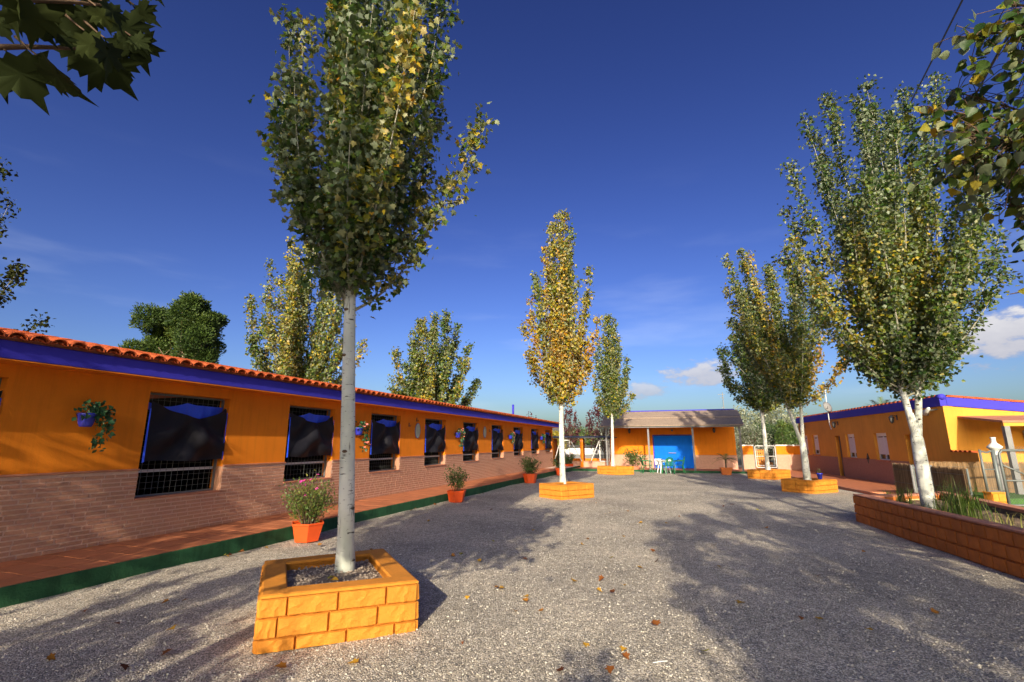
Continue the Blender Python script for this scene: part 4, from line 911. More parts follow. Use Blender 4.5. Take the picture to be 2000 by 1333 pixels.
bough_tree('poplar_tree', 'tree at the right edge with drooping boughs of round yellow green leaves', (5.9, 2.1, 0), 2.2, .13, (6.0, 2.0, 5.0), (1.9, 1.9, 2.6), 5200,
           [(D(2080, 260, 4.3), D(1785, 212, 4.4), 88, .07), (D(2080, 300, 4.2), D(1865, 262, 4.3), 192, .13), (D(2080, 250, 4.5), D(1865, 180, 4.4), 120, .09), (D(2080, 330, 4.4), D(1830, 318, 4.4), 120, .08), (D(2090, 60, 4.3), D(1890, 72, 4.3), 120, .08), (D(2090, 20, 4.5), D(1975, 10, 4.4), 112, .10),
            (D(2090, 130, 4.4), D(1985, 120, 4.4), 88, .10), (D(2090, 360, 4.6), D(1920, 350, 4.6), 104, .09), (D(2100, 420, 4.4), D(1945, 400, 4.6), 64, .08), (D(2120, 480, 4.4), D(1992, 470, 4.4), 40, .06), (D(2090, 560, 4.4), D(1972, 575, 4.4), 11, .03), (D(2090, 200, 4.2), D(1960, 290, 4.2), 128, .13)], POPLAR, ROUND, .060, .30, 22, BARKG, 0, .1, 300)
# row trees behind the camera
poplar('poplar_tree', 'row tree just behind the viewer throwing shade over the near gravel', (1.2, -5.2, 0), 6.6, 1.7, 1.4, .4, 24, 12000, .12, .4, .2, .11, (0, 0), None, YT, seed=31, plume=.2, top_r=.3)
poplar('poplar_tree', 'row tree behind the viewer at the right, shading the terracotta block bed', (3.4, -4.6, 0), 8.0, 1.8, 1.55, .4, 24, 12000, .12, .4, .2, .11, (0, 0), None, YT, seed=32, plume=.2, top_r=.3)
poplar('poplar_tree', 'row tree behind the viewer at the left, moved and shaped to shade the nearest planter tree', (-3.7, -4.6, 0), 11.0, 4.7, 1.5, .4, 26, 9000, .12, .4, .2, .11, (0, 0), None, YT, seed=33, plume=.2, top_r=.3)  # crown moved and raised to throw shade on the nearest tree
poplar('poplar_tree', 'low unseen tree added behind the viewer, shading the front planter', (-3.5, -4.2, 0), 3.3, .9, 1.1, .5, 22, 6000, .12, .4, .2, .09, (0, 0), None, YT, seed=34, plume=.2, top_r=.4)  # added low crown, placed to shade the front left and half the planter
poplar('poplar_tree', 'low unseen tree added behind the viewer at the far left, shading the walkway', (-4.9, -3.6, 0), 4.3, 1.1, 1.3, .5, 22, 9000, .12, .4, .2, .09, (0, 0), None, YT, seed=35, plume=.2, top_r=.4)  # added crown, put in to shade the left ground and walkway
poplar('poplar_tree', 'low unseen tree added behind the viewer, shading the gravel at its feet', (-.5, -4.6, 0), 3.3, .8, 1.2, .5, 20, 6500, .12, .4, .2, .09, (0, 0), None, YT, seed=36, plume=.2, top_r=.4)  # added crown, put in to darken the gravel at bottom centre
poplar('poplar_tree', 'unseen tree added beside the stable behind the viewer, dappling the brick plinth', (-7.0, -1.6, 0), 6.0, 2.5, 1.5, .5, 22, 4200, .12, .4, .2, .1, (0, 0), None, YT, seed=37, plume=.2, top_r=.4)  # added tree, its gappy crown breaks up the sun on the plinth
# ------------------------------------------------------------------ shed with a lean-to porch at the far end (local x to the right, y away)
SR = math.radians(-19.6); SO = Vector((5.88, 30.14, 0))
sh = thing('porch_shed', 'orange shed with a brown lean-to roof and a wide blue door at the far end', 'shed', SO, SR)
def SW(x, y, z=0): return Vector((SO.x + .942 * x + .3355 * y, SO.y - .3355 * x + .942 * y, z))
pv = struct(MB().box(-5.5, 8.0, -.35, 5.6, -.2, .11).build('porch_floor', COPING)); pv.location = SO; pv.rotation_euler.z = SR
kb2 = struct(MB().box(-5.5, 8.0, -.41, -.352, -.2, .125).build('porch_kerb', GREENK)); kb2.location = SO; kb2.rotation_euler.z = SR
wb = MB(); d0, d1, dz = 2.67, 5.03, 2.14; w0, w1, ty = -.1, 7.5, 2.3
wb.box(w0, d0, ty, ty + .2, .11, 3.55); wb.box(d1, w1, ty, ty + .2, .11, 3.55); wb.box(d0, d1, ty, ty + .2, dz, 3.55)
wb.box(w1 - .2, w1, ty + .2, ty + 4, .11, 3.5); wb.box(w0, w0 + .2, ty + .2, ty + 4, .11, 3.5); wb.box(w0 + .2, w1 - .2, ty + 3.8, ty + 4, .11, 3.5)
wb.build('wall', ORANGE, sh)
MB().box(w0, d0 - .06, ty - .02, ty - .001, .11, .92).build('brick_plinth', PINKB, sh); pb = MB(); pb.box(d1 + .06, w1 + .02, ty - .02, ty - .001, .11, .92).box(w1, w1 + .02, ty, ty + 4, .11, .92).build('brick_plinth', PINKB, sh)
cb = MB(); cb.box(w0, d0 - .02, ty - .035, ty - .001, .92, .945); cb.box(d1 + .02, w1 + .03, ty - .035, ty - .001, .92, .945); cb.build('plinth_cap', COPING, sh)
rb = MB()
# two overlapping courses of roof sheet
def slab(mb, x0, x1, ya, za, yb, zb, t): mb.add([(x0, ya, za), (x1, ya, za), (x1, yb, zb), (x0, yb, zb), (x0, ya, za + t), (x1, ya, za + t), (x1, yb, zb + t), (x0, yb, zb + t)], [(3, 2, 1, 0), (4, 5, 6, 7), (0, 1, 5, 4), (1, 2, 6, 5), (2, 3, 7, 6), (3, 0, 4, 7)])
b1 = MB(); slab(b1, -.35, 7.8, -.32, 2.66, 1.15, 3.17, .05); b1.build('roof_sheet', FELT, sh)
b1 = MB(); slab(b1, -.35, 7.8, 1.02, 3.185, 2.48, 3.66, .05); b1.build('roof_sheet', FELT, sh)
MB().box(-.35, 7.62, 2.485, 2.62, 3.55, 3.775).build('ridge_band', BLUE, sh)
b1 = MB(); slab(b1, -.2, 7.6, 2.62, 3.68, 6.4, 3.3, .05); b1.build('back_roof', ROOFT, sh)
MB().bar((-.3, -.2, 2.63), (7.75, -.2, 2.63), .07, .10).build('beam', STEELG, sh)
for x in (-.1, 1.25, 2.6, 3.95, 5.3, 6.65, 7.5): MB().bar((x, -.25, 2.63), (x, 2.3, 3.52), .05, .08).build('rafter', STEELG, sh)
for k in range(4): MB().bar((2.52 * k, 0, .11), (2.52 * k, 0, 2.62), .10).build('post', STEELG, sh)
dr = MB().box(d0 + .01, d1 - .01, ty + .05, ty + .10, .12, dz - .01).build('door', DOORB, sh)
dp = MB()
for k in range(4): dp.box(d0 + .03 + k * .58, d0 + .03 + k * .58 + .565, ty + .04, ty + .049, .14, dz - .03)
for k in range(4):
    MB().box(d0 + .03 + k * .58, d0 + .03 + k * .58 + .572, ty + .036, ty + .048, .14, dz - .03).build('panel', DOORB, dr)
MB().bar((3.55, ty + .0, 1.06), (4.0, ty + .0, 1.06), .05).build('handle', GALV, dr)
fr = MB(); fr.box(d0 - .05, d0, ty - .02, ty + .06, .11, dz + .05); fr.box(d1, d1 + .05, ty - .02, ty + .06, .11, dz + .05); fr.box(d0, d1, ty - .02, ty + .06, dz, dz + .05); fr.build('door_frame', BLUE, sh)
def lantern(loc, rz, label, drop=.0, group='black lanterns on the walls'):
    r = thing('wall_lantern', label, 'lantern', loc, rz, group)
    MB().box(-.05, .05, -.02, -.001, -.12, .12).build('back_plate', IRON, r); MB().tube([(0, -.02, .05), (0, -.14, .12), (0, -.24, .10)], .014, 6).build('arm', IRON, r)
    c = MB(); c.lathe([(.03, .10), (.13, .0), (.12, -.015), (.02, -.015)], 6, (0, -.24, .0)); c.build('cap', IRON, r)
    MB().lathe([(.10, -.02), (.06, -.24), (.01, -.245)], 6, (0, -.24, 0)).build('lamp_glass', mat('lamp_glass', (.12, .12, .11), .2, .05, spec=.6), r)
    f = MB()
    for j in range(6):
        a = math.pi / 3 * j; f.bar((.105 * math.cos(a), -.24 + .105 * math.sin(a), -.015), (.064 * math.cos(a), -.24 + .064 * math.sin(a), -.245), .014)
    f.lathe([(.01, -.29), (.04, -.262), (.065, -.245), (.01, -.24)], 6, (0, -.24, 0)); f.build('frame', IRON, r)
    r.scale = (.8, .8, .8); return r
lantern(SW(1.19, ty, 2.52), SR, 'black lantern on the shed wall left of the blue door')
lantern(SW(6.33, ty, 2.52), SR, 'black lantern on the shed wall right of the blue door')
r = thing('spotlight', 'small round spotlight above the blue shed door', 'spotlight', SW(3.85, ty, 2.48), SR)
MB().box(-.04, .04, -.03, -.001, -.05, .05).build('bracket', IRON, r); q = MB().lathe([(.03, -.08), (.07, .06), (.06, .06), (.02, -.02)], 10); q.v = [(p[0], -p[2] - .11, p[1] - .02) for p in q.v]; q.build('lamp_head', GALV, r, True)

def chair(loc, rz, label):
    r = thing('plastic_chair', label, 'chair', loc, rz, 'green plastic chairs round the white table')
    st_ = MB(); st_.box(-.21, .21, -.20, .21, .405, .425); st_.box(-.21, .21, -.225, -.20, .385, .42); st_.build('seat', CHAIRG, r, bevel=.008)
    # rounded back with vertical slats (back stands at +y)
    b = MB(); n = 14
    out = [(.235 * math.cos(math.pi * j / n), .60 + .26 * math.sin(math.pi * j / n)) for j in range(n + 1)]; out = [(.19, .42)] + out + [(-.19, .42)]
    pts = [(x, .20 + (z - .42) * .28, z) for x, z in out]; b.tube(pts, .016, 6)
    for k in range(-3, 4):
        x = k * .052; zt_ = .60 + .26 * math.sqrt(max(0, 1 - (x / .235) ** 2)) - .01; b.bar((x, .20, .42), (x, .20 + (zt_ - .42) * .28, zt_), .034, .012)
    b.add([(-.15, .262, .62), (.15, .262, .62), (.15, .305, .77), (-.15, .305, .77)], [(0, 1, 2, 3)], 0)
    bk = b.build('backrest', CHAIRG, r)
    e = MB(); vs = [(-.085, .66), (.085, .66), (.075, .695), (.09, .71), (.055, .72), (.045, .745), (.015, .73), (0, .755), (-.015, .73), (-.045, .745), (-.055, .72), (-.09, .71), (-.075, .695)]
    e.add([(x, .20 + (z - .42) * .285 + .012, z) for x, z in vs], [tuple(range(len(vs)))], 0); e.build('emblem', WHITEPL, bk)
    for s in (-1, 1):
        MB().tube([(s * .22, .26, .66), (s * .26, .10, .655), (s * .26, -.16, .64), (s * .235, -.22, .60)], [.02, .024, .024, .018], 6).build('armrest', CHAIRG, r)
        MB().bar((s * .205, -.20, .42), (s * .255, -.26, 0), .045, .03).build('leg', CHAIRG, r); MB().bar((s * .235, -.225, .60), (s * .215, -.205, .42), .035, .025).build('arm_support', CHAIRG, r)
        MB().bar((s * .185, .19, .43), (s * .225, .29, 0), .045, .03).build('leg', CHAIRG, r)
    r.scale = (1.06, 1.06, 1.06); return r
TC = Vector((8.62, 27.85, 0))
r = thing('garden_table', 'round white plastic garden table among the green chairs before the blue door', 'table', TC, 0)
MB().lathe([(.02, .70), (.40, .70), (.44, .69), (.45, .72), (.43, .73), (.02, .73)], 24).build('tabletop', WHITEPL, r)
MB().lathe([(.37, .62), (.40, .70), (.38, .70), (.35, .62)], 24).build('apron', WHITEPL, r)
for k in range(4):
    a = math.pi / 4 + k * math.pi / 2; m_ = MB(); m_.tube([(.30 * math.cos(a), .30 * math.sin(a), .70), (.30 * math.cos(a), .30 * math.sin(a), .45), (.42 * math.cos(a), .42 * math.sin(a), .0)], [.045, .035, .03], 6); m_.build('leg', WHITEPL, r)
tag(MB().lathe([(.03, 0), (.05, .0), (.065, .05), (.055, .05), (.045, .012), (.01, .01)], 12).build('ashtray', GALV), 'small pale dish standing on the white garden table', 'ashtray').location = TC + Vector((-.12, -.05, .731))
chair(TC + Vector((.02, -.72, 0)), math.pi, 'green plastic chair with its white crested back to the viewer')
chair(TC + Vector((-.98, -.05, 0)), math.pi / 2, 'green plastic chair left of the white table, seen from the side')
chair(TC + Vector((.85, -.02, 0)), -math.pi / 2 - .2, 'green plastic chair right of the white table, before the door edge')
# white curved chair half hidden behind the right green chair
r = thing('white_chair', 'white plastic chair standing behind the table against the blue door', 'chair', TC + Vector((.05, .9, 0)), 0)
MB().box(-.21, .21, -.2, .2, .40, .425).build('seat', WHITEPL, r, bevel=.008)
b = MB()
for k in range(-3, 4): b.bar((k * .06, .2, .42), (k * .06, .3, .74), .05, .014)
b.bar((-.2, .3, .75), (.2, .3, .75), .05, .02); b.build('backrest', WHITEPL, r)
for sx_ in (-1, 1):
    for sy_ in (-1, 1): MB().bar((sx_ * .18, sy_ * .18, .42), (sx_ * .23, sy_ * .26, 0), .05, .03).build('leg', WHITEPL, r)

# ------------------------------------------------------------------ roofed stalls between the stable and the shed
PO = Vector((2.75, 33.0, 0)); PR = math.radians(-12)
pg = thing('stall_shelter', 'low roofed stalls with orange piers and white tube frames between stable and shed', 'shelter', PO, PR)
for x in (-.0, 1.95, 3.95):
    MB().box(x - .1, x + .1, 0, 1.9, .1, 1.98).build('pier', ORANGE, pg); MB().box(x - .12, x + .12, -.02, 1.92, 1.78, 1.83).build('pier_cap', COPING, pg)
m_ = MB(); slab(m_, -.7, 4.3, -.25, 2.0, 2.6, 2.12, .05); m_.build('roof', IRON, pg)
m_ = MB(); m_.box(.1, 1.85, .06, .22, .1, .46); m_.box(2.05, 3.85, .06, .22, .1, .46); m_.build('low_wall', PINKB, pg)
m_ = MB(); m_.box(.1, 1.85, .05, .23, .46, .52); m_.box(2.05, 3.85, .05, .23, .46, .52); m_.build('wall_cap', COPING, pg)
MB().box(-.7, 4.3, 2.5, 2.6, .1, .60).build('rear_wall', ORANGE, pg)
for x0, x1 in ((.55, 1.15), (3.15, 3.75)):
    f = MB(); t = .06; f.bar((x0, -.02, .5), (x0, -.02, 1.86), t); f.bar((x1, -.02, .5), (x1, -.02, 1.86), t); f.bar((x0 - .03, -.02, 1.86), (x1 + .03, -.02, 1.86), t); f.bar((x0, -.02, .5), (x1, -.02, .5), .04)
    fo = f.build('tube_frame', WHITEP, pg); g_ = grille(x1 - x0, 1.3, .12, .12, .012).build('wire_mesh', WIRE, fo); g_.location = (x0, -.02, .53)
for a_, b_ in (((.45, -.02, 1.55), (.12, -.02, .48)), ((1.25, -.02, 1.8), (1.95, -.1, .5)), ((3.12, -.02, 1.8), (2.55, -.1, .48))): MB().tube([a_, b_], .03, 6).build('brace', WHITEP, pg)
r = trough(Vector((3.95, 33.1, .1)), .2, 'low flowering plant in a pale pot on the stall wall ledge', .6, .4, .3, 'pots in front of the back buildings', PINKPOT); r.location.z = .13
shrub(r, '', 14, .7, .4, 500, SHRUBL, .08, .6, .25, None, 19, BLADE, SALMONF, 8, .05)

lsd = thing('low_shed', 'low white walled shed with a dark roof seen through the stalls', 'shed', (2.6, 41.5, 0), math.radians(-8))
MB().box(0, 6.6, 0, 3, 0, 1.36).build('wall', WHITEPL, lsd); MB().box(-.2, 6.8, -.25, 3.2, 1.361, 1.5).build('roof', IRON, lsd); MB().box(0, 6.6, -.02, -.001, 0, .75).build('base_band', STEELG, lsd)
# ------------------------------------------------------------------ orange boundary wall with white coping and a gate, far right
gw = thing('boundary_wall', 'orange boundary wall with white coping and pink brick base beside the tube gate', 'wall', (14.35, 29.9, 0), 0)
for x0, x1 in ((-.25, .48), (1.86, 3.6)):
    MB().box(x0, x1, 0, .18, 0, 1.5).build('wall', ORANGE, gw); MB().box(x0 - .02, x1 + .02, -.02, .2, 1.5, 1.57).build('coping', WHITEPL, gw); MB().box(x0 - .005, x1 + .005, -.02, -.001, 0, .98).build('brick_base', PINKB, gw)
gt = thing('tube_gate', 'white tube gate with rounded corners in the orange boundary wall', 'gate', (14.35, 29.85, 0), 0)
f = MB(); f.tube([(.55, 0, .28), (.55, 0, 1.45), (.60, 0, 1.5), (1.72, 0, 1.5), (1.78, 0, 1.45), (1.78, 0, .28), (1.74, 0, .22), (.60, 0, .22), (.55, 0, .28)], .028, 6); f.tube([(.55, 0, .88), (1.78, 0, .88)], .018, 6); f.build('frame', WHITEP, gt)
f = MB(); f.tube([(.66, -.0, .34), (.66, 0, 1.38), (1.67, 0, 1.38), (1.67, 0, .34), (.66, 0, .34)], .013, 6); f.build('inner_frame', WHITEP, gt)
for x in (.5, 1.83): MB().tube([(x, .05, 0), (x, .05, 1.55)], .04, 8).build('gate_post', GALV, gt)
pt_ = thing('wooden_lattice', 'orange wooden pallet fence standing behind the white tube gate', 'fence', (16.2, 32.6, 0), 0)
LATT = mat('orange_wood', (.62, .25, .05), .7, .15, 9)
for k in range(6): MB().box(.0 + k * .15, .09 + k * .15, 0, .02, .35, 1.25).build('slat', LATT, pt_)
for z in (.4, .62, .84, 1.06): MB().box(-.05, .95, .021, .045, z, z + .10).build('rail', LATT, pt_)
MB().box(-.05, 1.2, .05, .10, .0, .42).build('base_board', LATT, pt_)

# ------------------------------------------------------------------ house on the right (local x away along the front, y towards the yard)
RA = math.radians(90 - 13.918); RO = Vector((15.1, 18.96, 0))
def RW(s, y, z=0): return Vector((RO.x + .24054 * s - .97064 * y, RO.y + .97064 * s + .24054 * y, z))
hs_ = thing('house', 'low ochre house with blue eaves band and white shutters along the right side', 'house', RO, RA)
RP = .06
rp_ = MB(); rp_.box(-3.0, 14, -.3, 2.55, -.2, RP); rpo = struct(rp_.build('terrace', FLOORT)); rpo.location = RO; rpo.rotation_euler.z = RA
rk = struct(MB().box(-6.5, 14, 2.551, 2.63, -.2, RP + .02).build('terrace_kerb', COPING)); rk.location = RO; rk.rotation_euler.z = RA
OPN = [(-1.35, -.53, RP, 1.98, 'door'), (.86, 1.93, .97, 2.08, 'win'), (3.82, 4.78, .99, 2.09, 'win'), (5.42, 6.02, RP, 2.03, 'door'), (8.38, 9.34, 1.05, 2.12, 'win'), (10.1, 10.9, 1.05, 2.12, 'win')]
RS0, RS1, RTOP = -3.14, 11.4, 2.87; RT = .28; PB = .98
wb = MB(); ed = [RS0] + [e for o_ in OPN for e in o_[:2]] + [RS1]
for i in range(0, len(ed), 2): wb.box(ed[i], ed[i + 1], -RT, 0, 0, RTOP)
for a, b, z0, z1, k in OPN:
    wb.box(a, b, -RT, 0, z1, RTOP)
    if z0 > .2: wb.box(a, b, -RT, 0, 0, z0)
# end wall facing the viewer, its top following the roof slope
q = MB(); SLR = math.tan(math.radians(6.5))
q.add([(RS0, -RT, 0), (RS0, -9, 0), (RS0, -9, RTOP - 8.7 * SLR), (RS0, -RT, RTOP - RT * SLR), (RS0 + .28, -RT, 0), (RS0 + .28, -9, 0), (RS0 + .28, -9, RTOP - 8.7 * SLR), (RS0 + .28, -RT, RTOP - RT * SLR)], [(0, 3, 2, 1), (4, 5, 6, 7), (3, 7, 6, 2), (1, 2, 6, 5)])
wb.add(q.v, q.f, 0); wb.box(RS1 - .28, RS1, -9, -RT, 0, 1.8); wb.build('wall', YELLOW, hs_)
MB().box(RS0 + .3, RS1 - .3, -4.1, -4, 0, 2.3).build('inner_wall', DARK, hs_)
fb = MB(); fb.box(RS0 - .02, RS1 + .1, -.12, .07, RTOP, RTOP + .315); fb.build('fascia', BLUE, hs_, bevel=.006)
g_ = MB(); xg = RS0 - .03
g_.add([(xg, -.121, RTOP + .005), (xg, -9.1, RTOP - 8.8 * SLR), (xg, -9.1, RTOP - 8.8 * SLR + .30), (xg, -.121, RTOP + .30), (xg + .09, -.121, RTOP + .005), (xg + .09, -9.1, RTOP - 8.8 * SLR), (xg + .09, -9.1, RTOP - 8.8 * SLR + .30), (xg + .09, -.121, RTOP + .30)], [(0, 3, 2, 1), (4, 5, 6, 7), (3, 7, 6, 2), (0, 1, 5, 4)])
g_.build('gable_band', BLUE, hs_)
m_ = MB(); m_.tube([(RS0 - .04, -.02, RTOP + .30), (RS0 + .2, -.02, RTOP + .30)], .10, 12); m_.build('ridge_end', BLUE, hs_, True)
m_ = MB(); slab(m_, RS0 - .05, RS1 + .1, -9.1, RTOP - 9 * SLR + .31, -.13, RTOP + .30, .03); m_.build('roof', ROOFT, hs_)
rt = halftile(.095, .085, .34, True, 7).mesh('ridge_tile', True); rt.materials.append(ROOFT)
for k in range(46):
    s = RS0 + .16 + k * .315; inst('ridge_tile', rt, hs_, (s, -.03, RTOP + .318 + random.uniform(-.004, .004)), (math.radians(3), 0, -math.pi / 2 + random.uniform(-.02, .02)))
vt = halftile(.095, .085, .46, True, 7).mesh('verge_tile', True); vt.materials.append(ROOFT)
for k in range(20):
    yy = -.17 - k * .42; inst('verge_tile', vt, hs_, (RS0 + .03, yy, RTOP + .315 + yy * SLR), (math.radians(-6.5) + .03, 0, math.pi))
m_ = MB()
for i in range(0, len(ed), 2): m_.box(ed[i] + (.001 if i else 0), ed[i + 1], .001, .018, RP, PB)
for a, b, z0, z1, k in OPN:
    if k == 'win': m_.box(a, b, .001, .018, RP, PB - .02)
m_.build('brick_plinth', REDBRICK, hs_)
SHUT = mat('shutter_white', (.70, .69, .72), .5, .04, 8)
for a, b, z0, z1, k in OPN:
    if k == 'win':
        f = MB(); t = .045; yy = -.11
        f.box(a, a + t, yy - .05, yy, z0, z1); f.box(b - t, b, yy - .05, yy, z0, z1); f.box(a + t, b - t, yy - .05, yy, z0, z0 + t); f.box(a + t, b - t, yy - .06, yy + .02, z1 - .14, z1); f.box((a + b) / 2 - .03, (a + b) / 2 + .03, yy - .04, yy - .005, z0 + t, z1 - .14)
        wo_ = f.build('window', WHITEPL, hs_)
        MB().box(a + t, b - t, yy - .05, yy - .04, z0 + t, z1 - .15).build('pane', GLASSD, wo_)
        sl_ = MB(); zb = z0 + .23; n_ = int((z1 - .15 - zb) / .05)
        for q_ in range(n_): sl_.box(a + t + .004, b - t - .004, yy - .012, yy + .006 + .004 * (q_ % 2), zb + q_ * .05, zb + q_ * .05 + .048)
        sl_.build('roller_shutter', SHUT, wo_)
        MB().box(a - .06, b + .06, -.15, .06, z0 - .05, z0 - .001).build('sill', COPING, wo_)
    else:
        dd = MB().box(a + .05, b - .05, -.22, -.17, RP, z1 - .04).build('door', mat('brown_door', (.16, .085, .045), .5, .15, 6), hs_)
        f = MB(); f.box(a, a + .05, -.24, -.16, RP, z1); f.box(b - .05, b, -.24, -.16, RP, z1); f.box(a + .05, b - .05, -.24, -.16, z1 - .04, z1); f.build('door_frame', STEELG, dd)
        MB().bar((a + .1, -.15, 1.0), (a + .22, -.15, 1.0), .025).build('handle', GALV, dd)
# porch at the near end: awning, post, low wall with tile coping
m_ = MB(); ay0, ay1 = -.35, -4.5
m_.add([(RS0 - .005, ay0, 2.47), (RS0 - 1.95, ay0, 2.24), (RS0 - 1.95, ay1, 2.24), (RS0 - .005, ay1, 2.47), (RS0 - .005, ay0, 2.53), (RS0 - 1.95, ay0, 2.30), (RS0 - 1.95, ay1, 2.30), (RS0 - .005, ay1, 2.53)], [(0, 1, 2, 3), (7, 6, 5, 4), (4, 5, 1, 0), (5, 6, 2, 1), (6, 7, 3, 2)])
m_.build('porch_roof', COPING, hs_)
MB().box(RS0 - 1.93, RS0 - 1.85, ay1, ay0 - .02, 2.14, 2.235).build('porch_beam', YELLOW, hs_)
MB().box(RS0 - 1.93, RS0 - 1.80, ay0 - .16, ay0 - .03, 0, 2.14).build('porch_post', STEELG, hs_)
MB().box(RS0 - 1.25, RS0 - .001, -.2, -.002, 0, 1.38).build('porch_wall', YELLOW, hs_)
for k in range(5): inst('coping_tile', rt, hs_, (RS0 - .12 - k * .22, .06, 1.385), (math.radians(-8), 0, math.pi), (.9, .9, .8))
MB().box(RS0 - .06, RS0 - .032, -2.9, -2.0, 0, 2.05).build('porch_door', mat('grey_door', (.28, .28, .27), .6, .1), hs_)
for s, lb in ((10.25, 'black lantern on the ochre house wall, farthest of three, half behind the forked trunk'), (5.42, 'black lantern on the ochre house wall beside the aerial mast'), (-.2, 'black lantern on the ochre house wall nearest the leaning white trunk')): lantern(RW(s, 0, 2.64), RA + math.pi, lb)
r = thing('floodlight', 'pale cone shaped floodlight at the near corner of the ochre house', 'floodlight', RW(-2.6, 0, 2.70), RA + math.pi)
MB().bar((.25, -.01, .08), (.12, -.16, .06), .03).build('bracket', GALV, r)
q = MB().lathe([(.03, .32), (.055, .28), (.06, .16), (.12, .0), (.11, .0), (.05, .14)], 12); Mx = Matrix.Translation((-.08, -.22, -.02)) @ Matrix.Rotation(math.radians(62), 4, 'Y'); q.v = [tuple(Mx @ Vector(p)) for p in q.v]; q.build('lamp_head', WHITEP, r, True)
for s, z in ((9.6, 2.35), (5.6, 2.30), (5.1, 2.27), (.0, 2.28)): pass
r = thing('aerial_mast', 'thin white aerial mast with a satellite dish on the ochre house eaves', 'aerial', RW(5.9, .1, 2.35), RA + math.pi)
MB().tube([(0, -.06, .0), (-.1, -.07, .25), (-.1, -.07, 2.1)], .022, 6).build('mast', WHITEP, r); MB().bar((-.1, -.0, .45), (-.1, -.08, .45), .1, .03).build('clamp', GALV, r)
q = MB(); q.lathe([(.01, .08), (.12, .07), (.26, .03), (.36, -.02), (.35, -.025), (.25, .02), (.01, .065)], 18); Mx = Matrix.Translation((.06, -.1, 1.15)) @ Matrix.Scale(.8, 4) @ Matrix.Rotation(math.radians(-62), 4, 'X') @ Matrix.Rotation(.95, 4, 'Y'); q.v = [tuple(Mx @ Vector(p)) for p in q.v]; q.build('dish', STEELG, r, True)
MB().tube([(.05, -.1, 1.0), (.45, -.25, 1.15)], .012, 5).build('feed_arm', GALV, r)
r = thing('wall_ornament', 'dark diamond shaped ornament on the ochre house between two shuttered windows', 'wall ornament', RW(2.72, .0, 1.0), RA + math.pi)
MB().add([(0, -.03, .22), (.12, -.03, 0), (0, -.03, -.22), (-.12, -.03, 0), (0, -.002, .22), (.12, -.002, 0), (0, -.002, -.22), (-.12, -.002, 0)], [(0, 3, 2, 1), (0, 1, 5, 4), (1, 2, 6, 5), (2, 3, 7, 6), (3, 0, 4, 7)]).build('diamond', IRON, r); MB().ball((0, -.04, 0), .04, 8, 5).build('boss', IRON, r)

# ------------------------------------------------------------------ terracotta block bed at the right
F0, F1 = Vector((7.41, 10.78, 0)), Vector((5.45, 2.6, 0)); BH = .58; fd = (F1 - F0).normalized(); fn = Vector((-fd.y, fd.x, 0))   # fn points into the bed
bd = thing('block_bed', 'long raised bed of terracotta coloured blocks along the right of the yard', 'planter', F0, 0)
E1 = Vector((9.7, 11.35, 0)); E2 = Vector((7.0, 4.6, 0))
o_ = Vector((0, 0, 0)); a0 = F0 - F0; a1 = F1 - F0; e1 = E1 - F0; e2 = E2 - F0; tk_ = .2
def prism(mb, poly, z0, z1):
    n = len(poly); mb.add([(p[0], p[1], z0) for p in poly] + [(p[0], p[1], z1) for p in poly], [tuple(range(n - 1, -1, -1)), tuple(range(n, 2 * n))] + [(i, (i + 1) % n, n + (i + 1) % n, n + i) for i in range(n)])
ed_ = (e1 - a0).normalized(); en = Vector((ed_.y, -ed_.x, 0)); bk_ = (e2 - e1).normalized(); bn_ = Vector((bk_.y, -bk_.x, 0))
m_ = MB(); prism(m_, [a0 + fn * .012 , a1 + fn * .012, a1 + fn * tk_, a0 + fn * tk_], -.1, BH - .03); prism(m_, [a0 + fn * (tk_ + .001), a0 + fn * (tk_ + .001) + en * tk_, e1 + en * tk_, e1], -.1, BH - .06); m_.build('core', RBLOCK, bd)
wall_side(bd, a0, a1, [.185, .19, .175], .245, RBLOCK, RB, 61, .013)
m_ = MB(); prism(m_, [a0 - fn * .008, a1 - fn * .008, a1 + fn * (tk_ + .01), a0 + fn * (tk_ + .01)], BH - .029, BH); m_.build('coping', COPING, bd, bevel=.006)
m_ = MB(); prism(m_, [a0 + fn * (tk_ + .011), a0 + fn * (tk_ + .011) + en * tk_, e1 + en * tk_, e1], BH - .059, BH - .02); m_.build('coping', COPING, bd)
PALEB = mat('pale_yellow_block', (.66, .50, .22), .85, .12, 7, .3, 60)
PB_ = [block_mesh(70 + k, .38, .15, 3, 3, .006) for k in range(2)]
for me in PB_: me.materials.append(PALEB)
ib_ = thing('inner_block_wall', 'pale yellow block wall closing the far end of the terracotta bed', 'wall', F0 + ed_ * .28 + en * (tk_ + .03), 0)
wall_side(ib_, (0, 0, .0), ed_ * 1.75, [.30, .17], .5, PALEB, PB_, 71); MB().box(0, 1.75, .012, .05, .2, .47, M=Matrix.Rotation(math.atan2(ed_.y, ed_.x), 4, 'Z')).build('core', PALEB, ib_)
m_ = MB(); prism(m_, [e1 + bn_ * -.0, e1 + bn_ * -.18, e2 + bn_ * -.18, e2], -.1, BH - .06); m_.build('rear_wall', mat('dark_block', (.10, .075, .06), .95, .25, 7, .4, 50), bd)
m_ = MB(); prism(m_, [e1 + bn_ * .015, e1 + bn_ * -.2, e2 + bn_ * -.2, e2 + bn_ * .015], BH - .058, BH - .0); m_.build('coping', COPING, bd, bevel=.006)
m_ = MB(); cs = [a0 + fn * .1 + en * .1, a1 + fn * .1, e2 - bn_ * .05, e1 - bn_ * .05 + en * .1]; k = 16; rs = random.Random(9)
vs = []
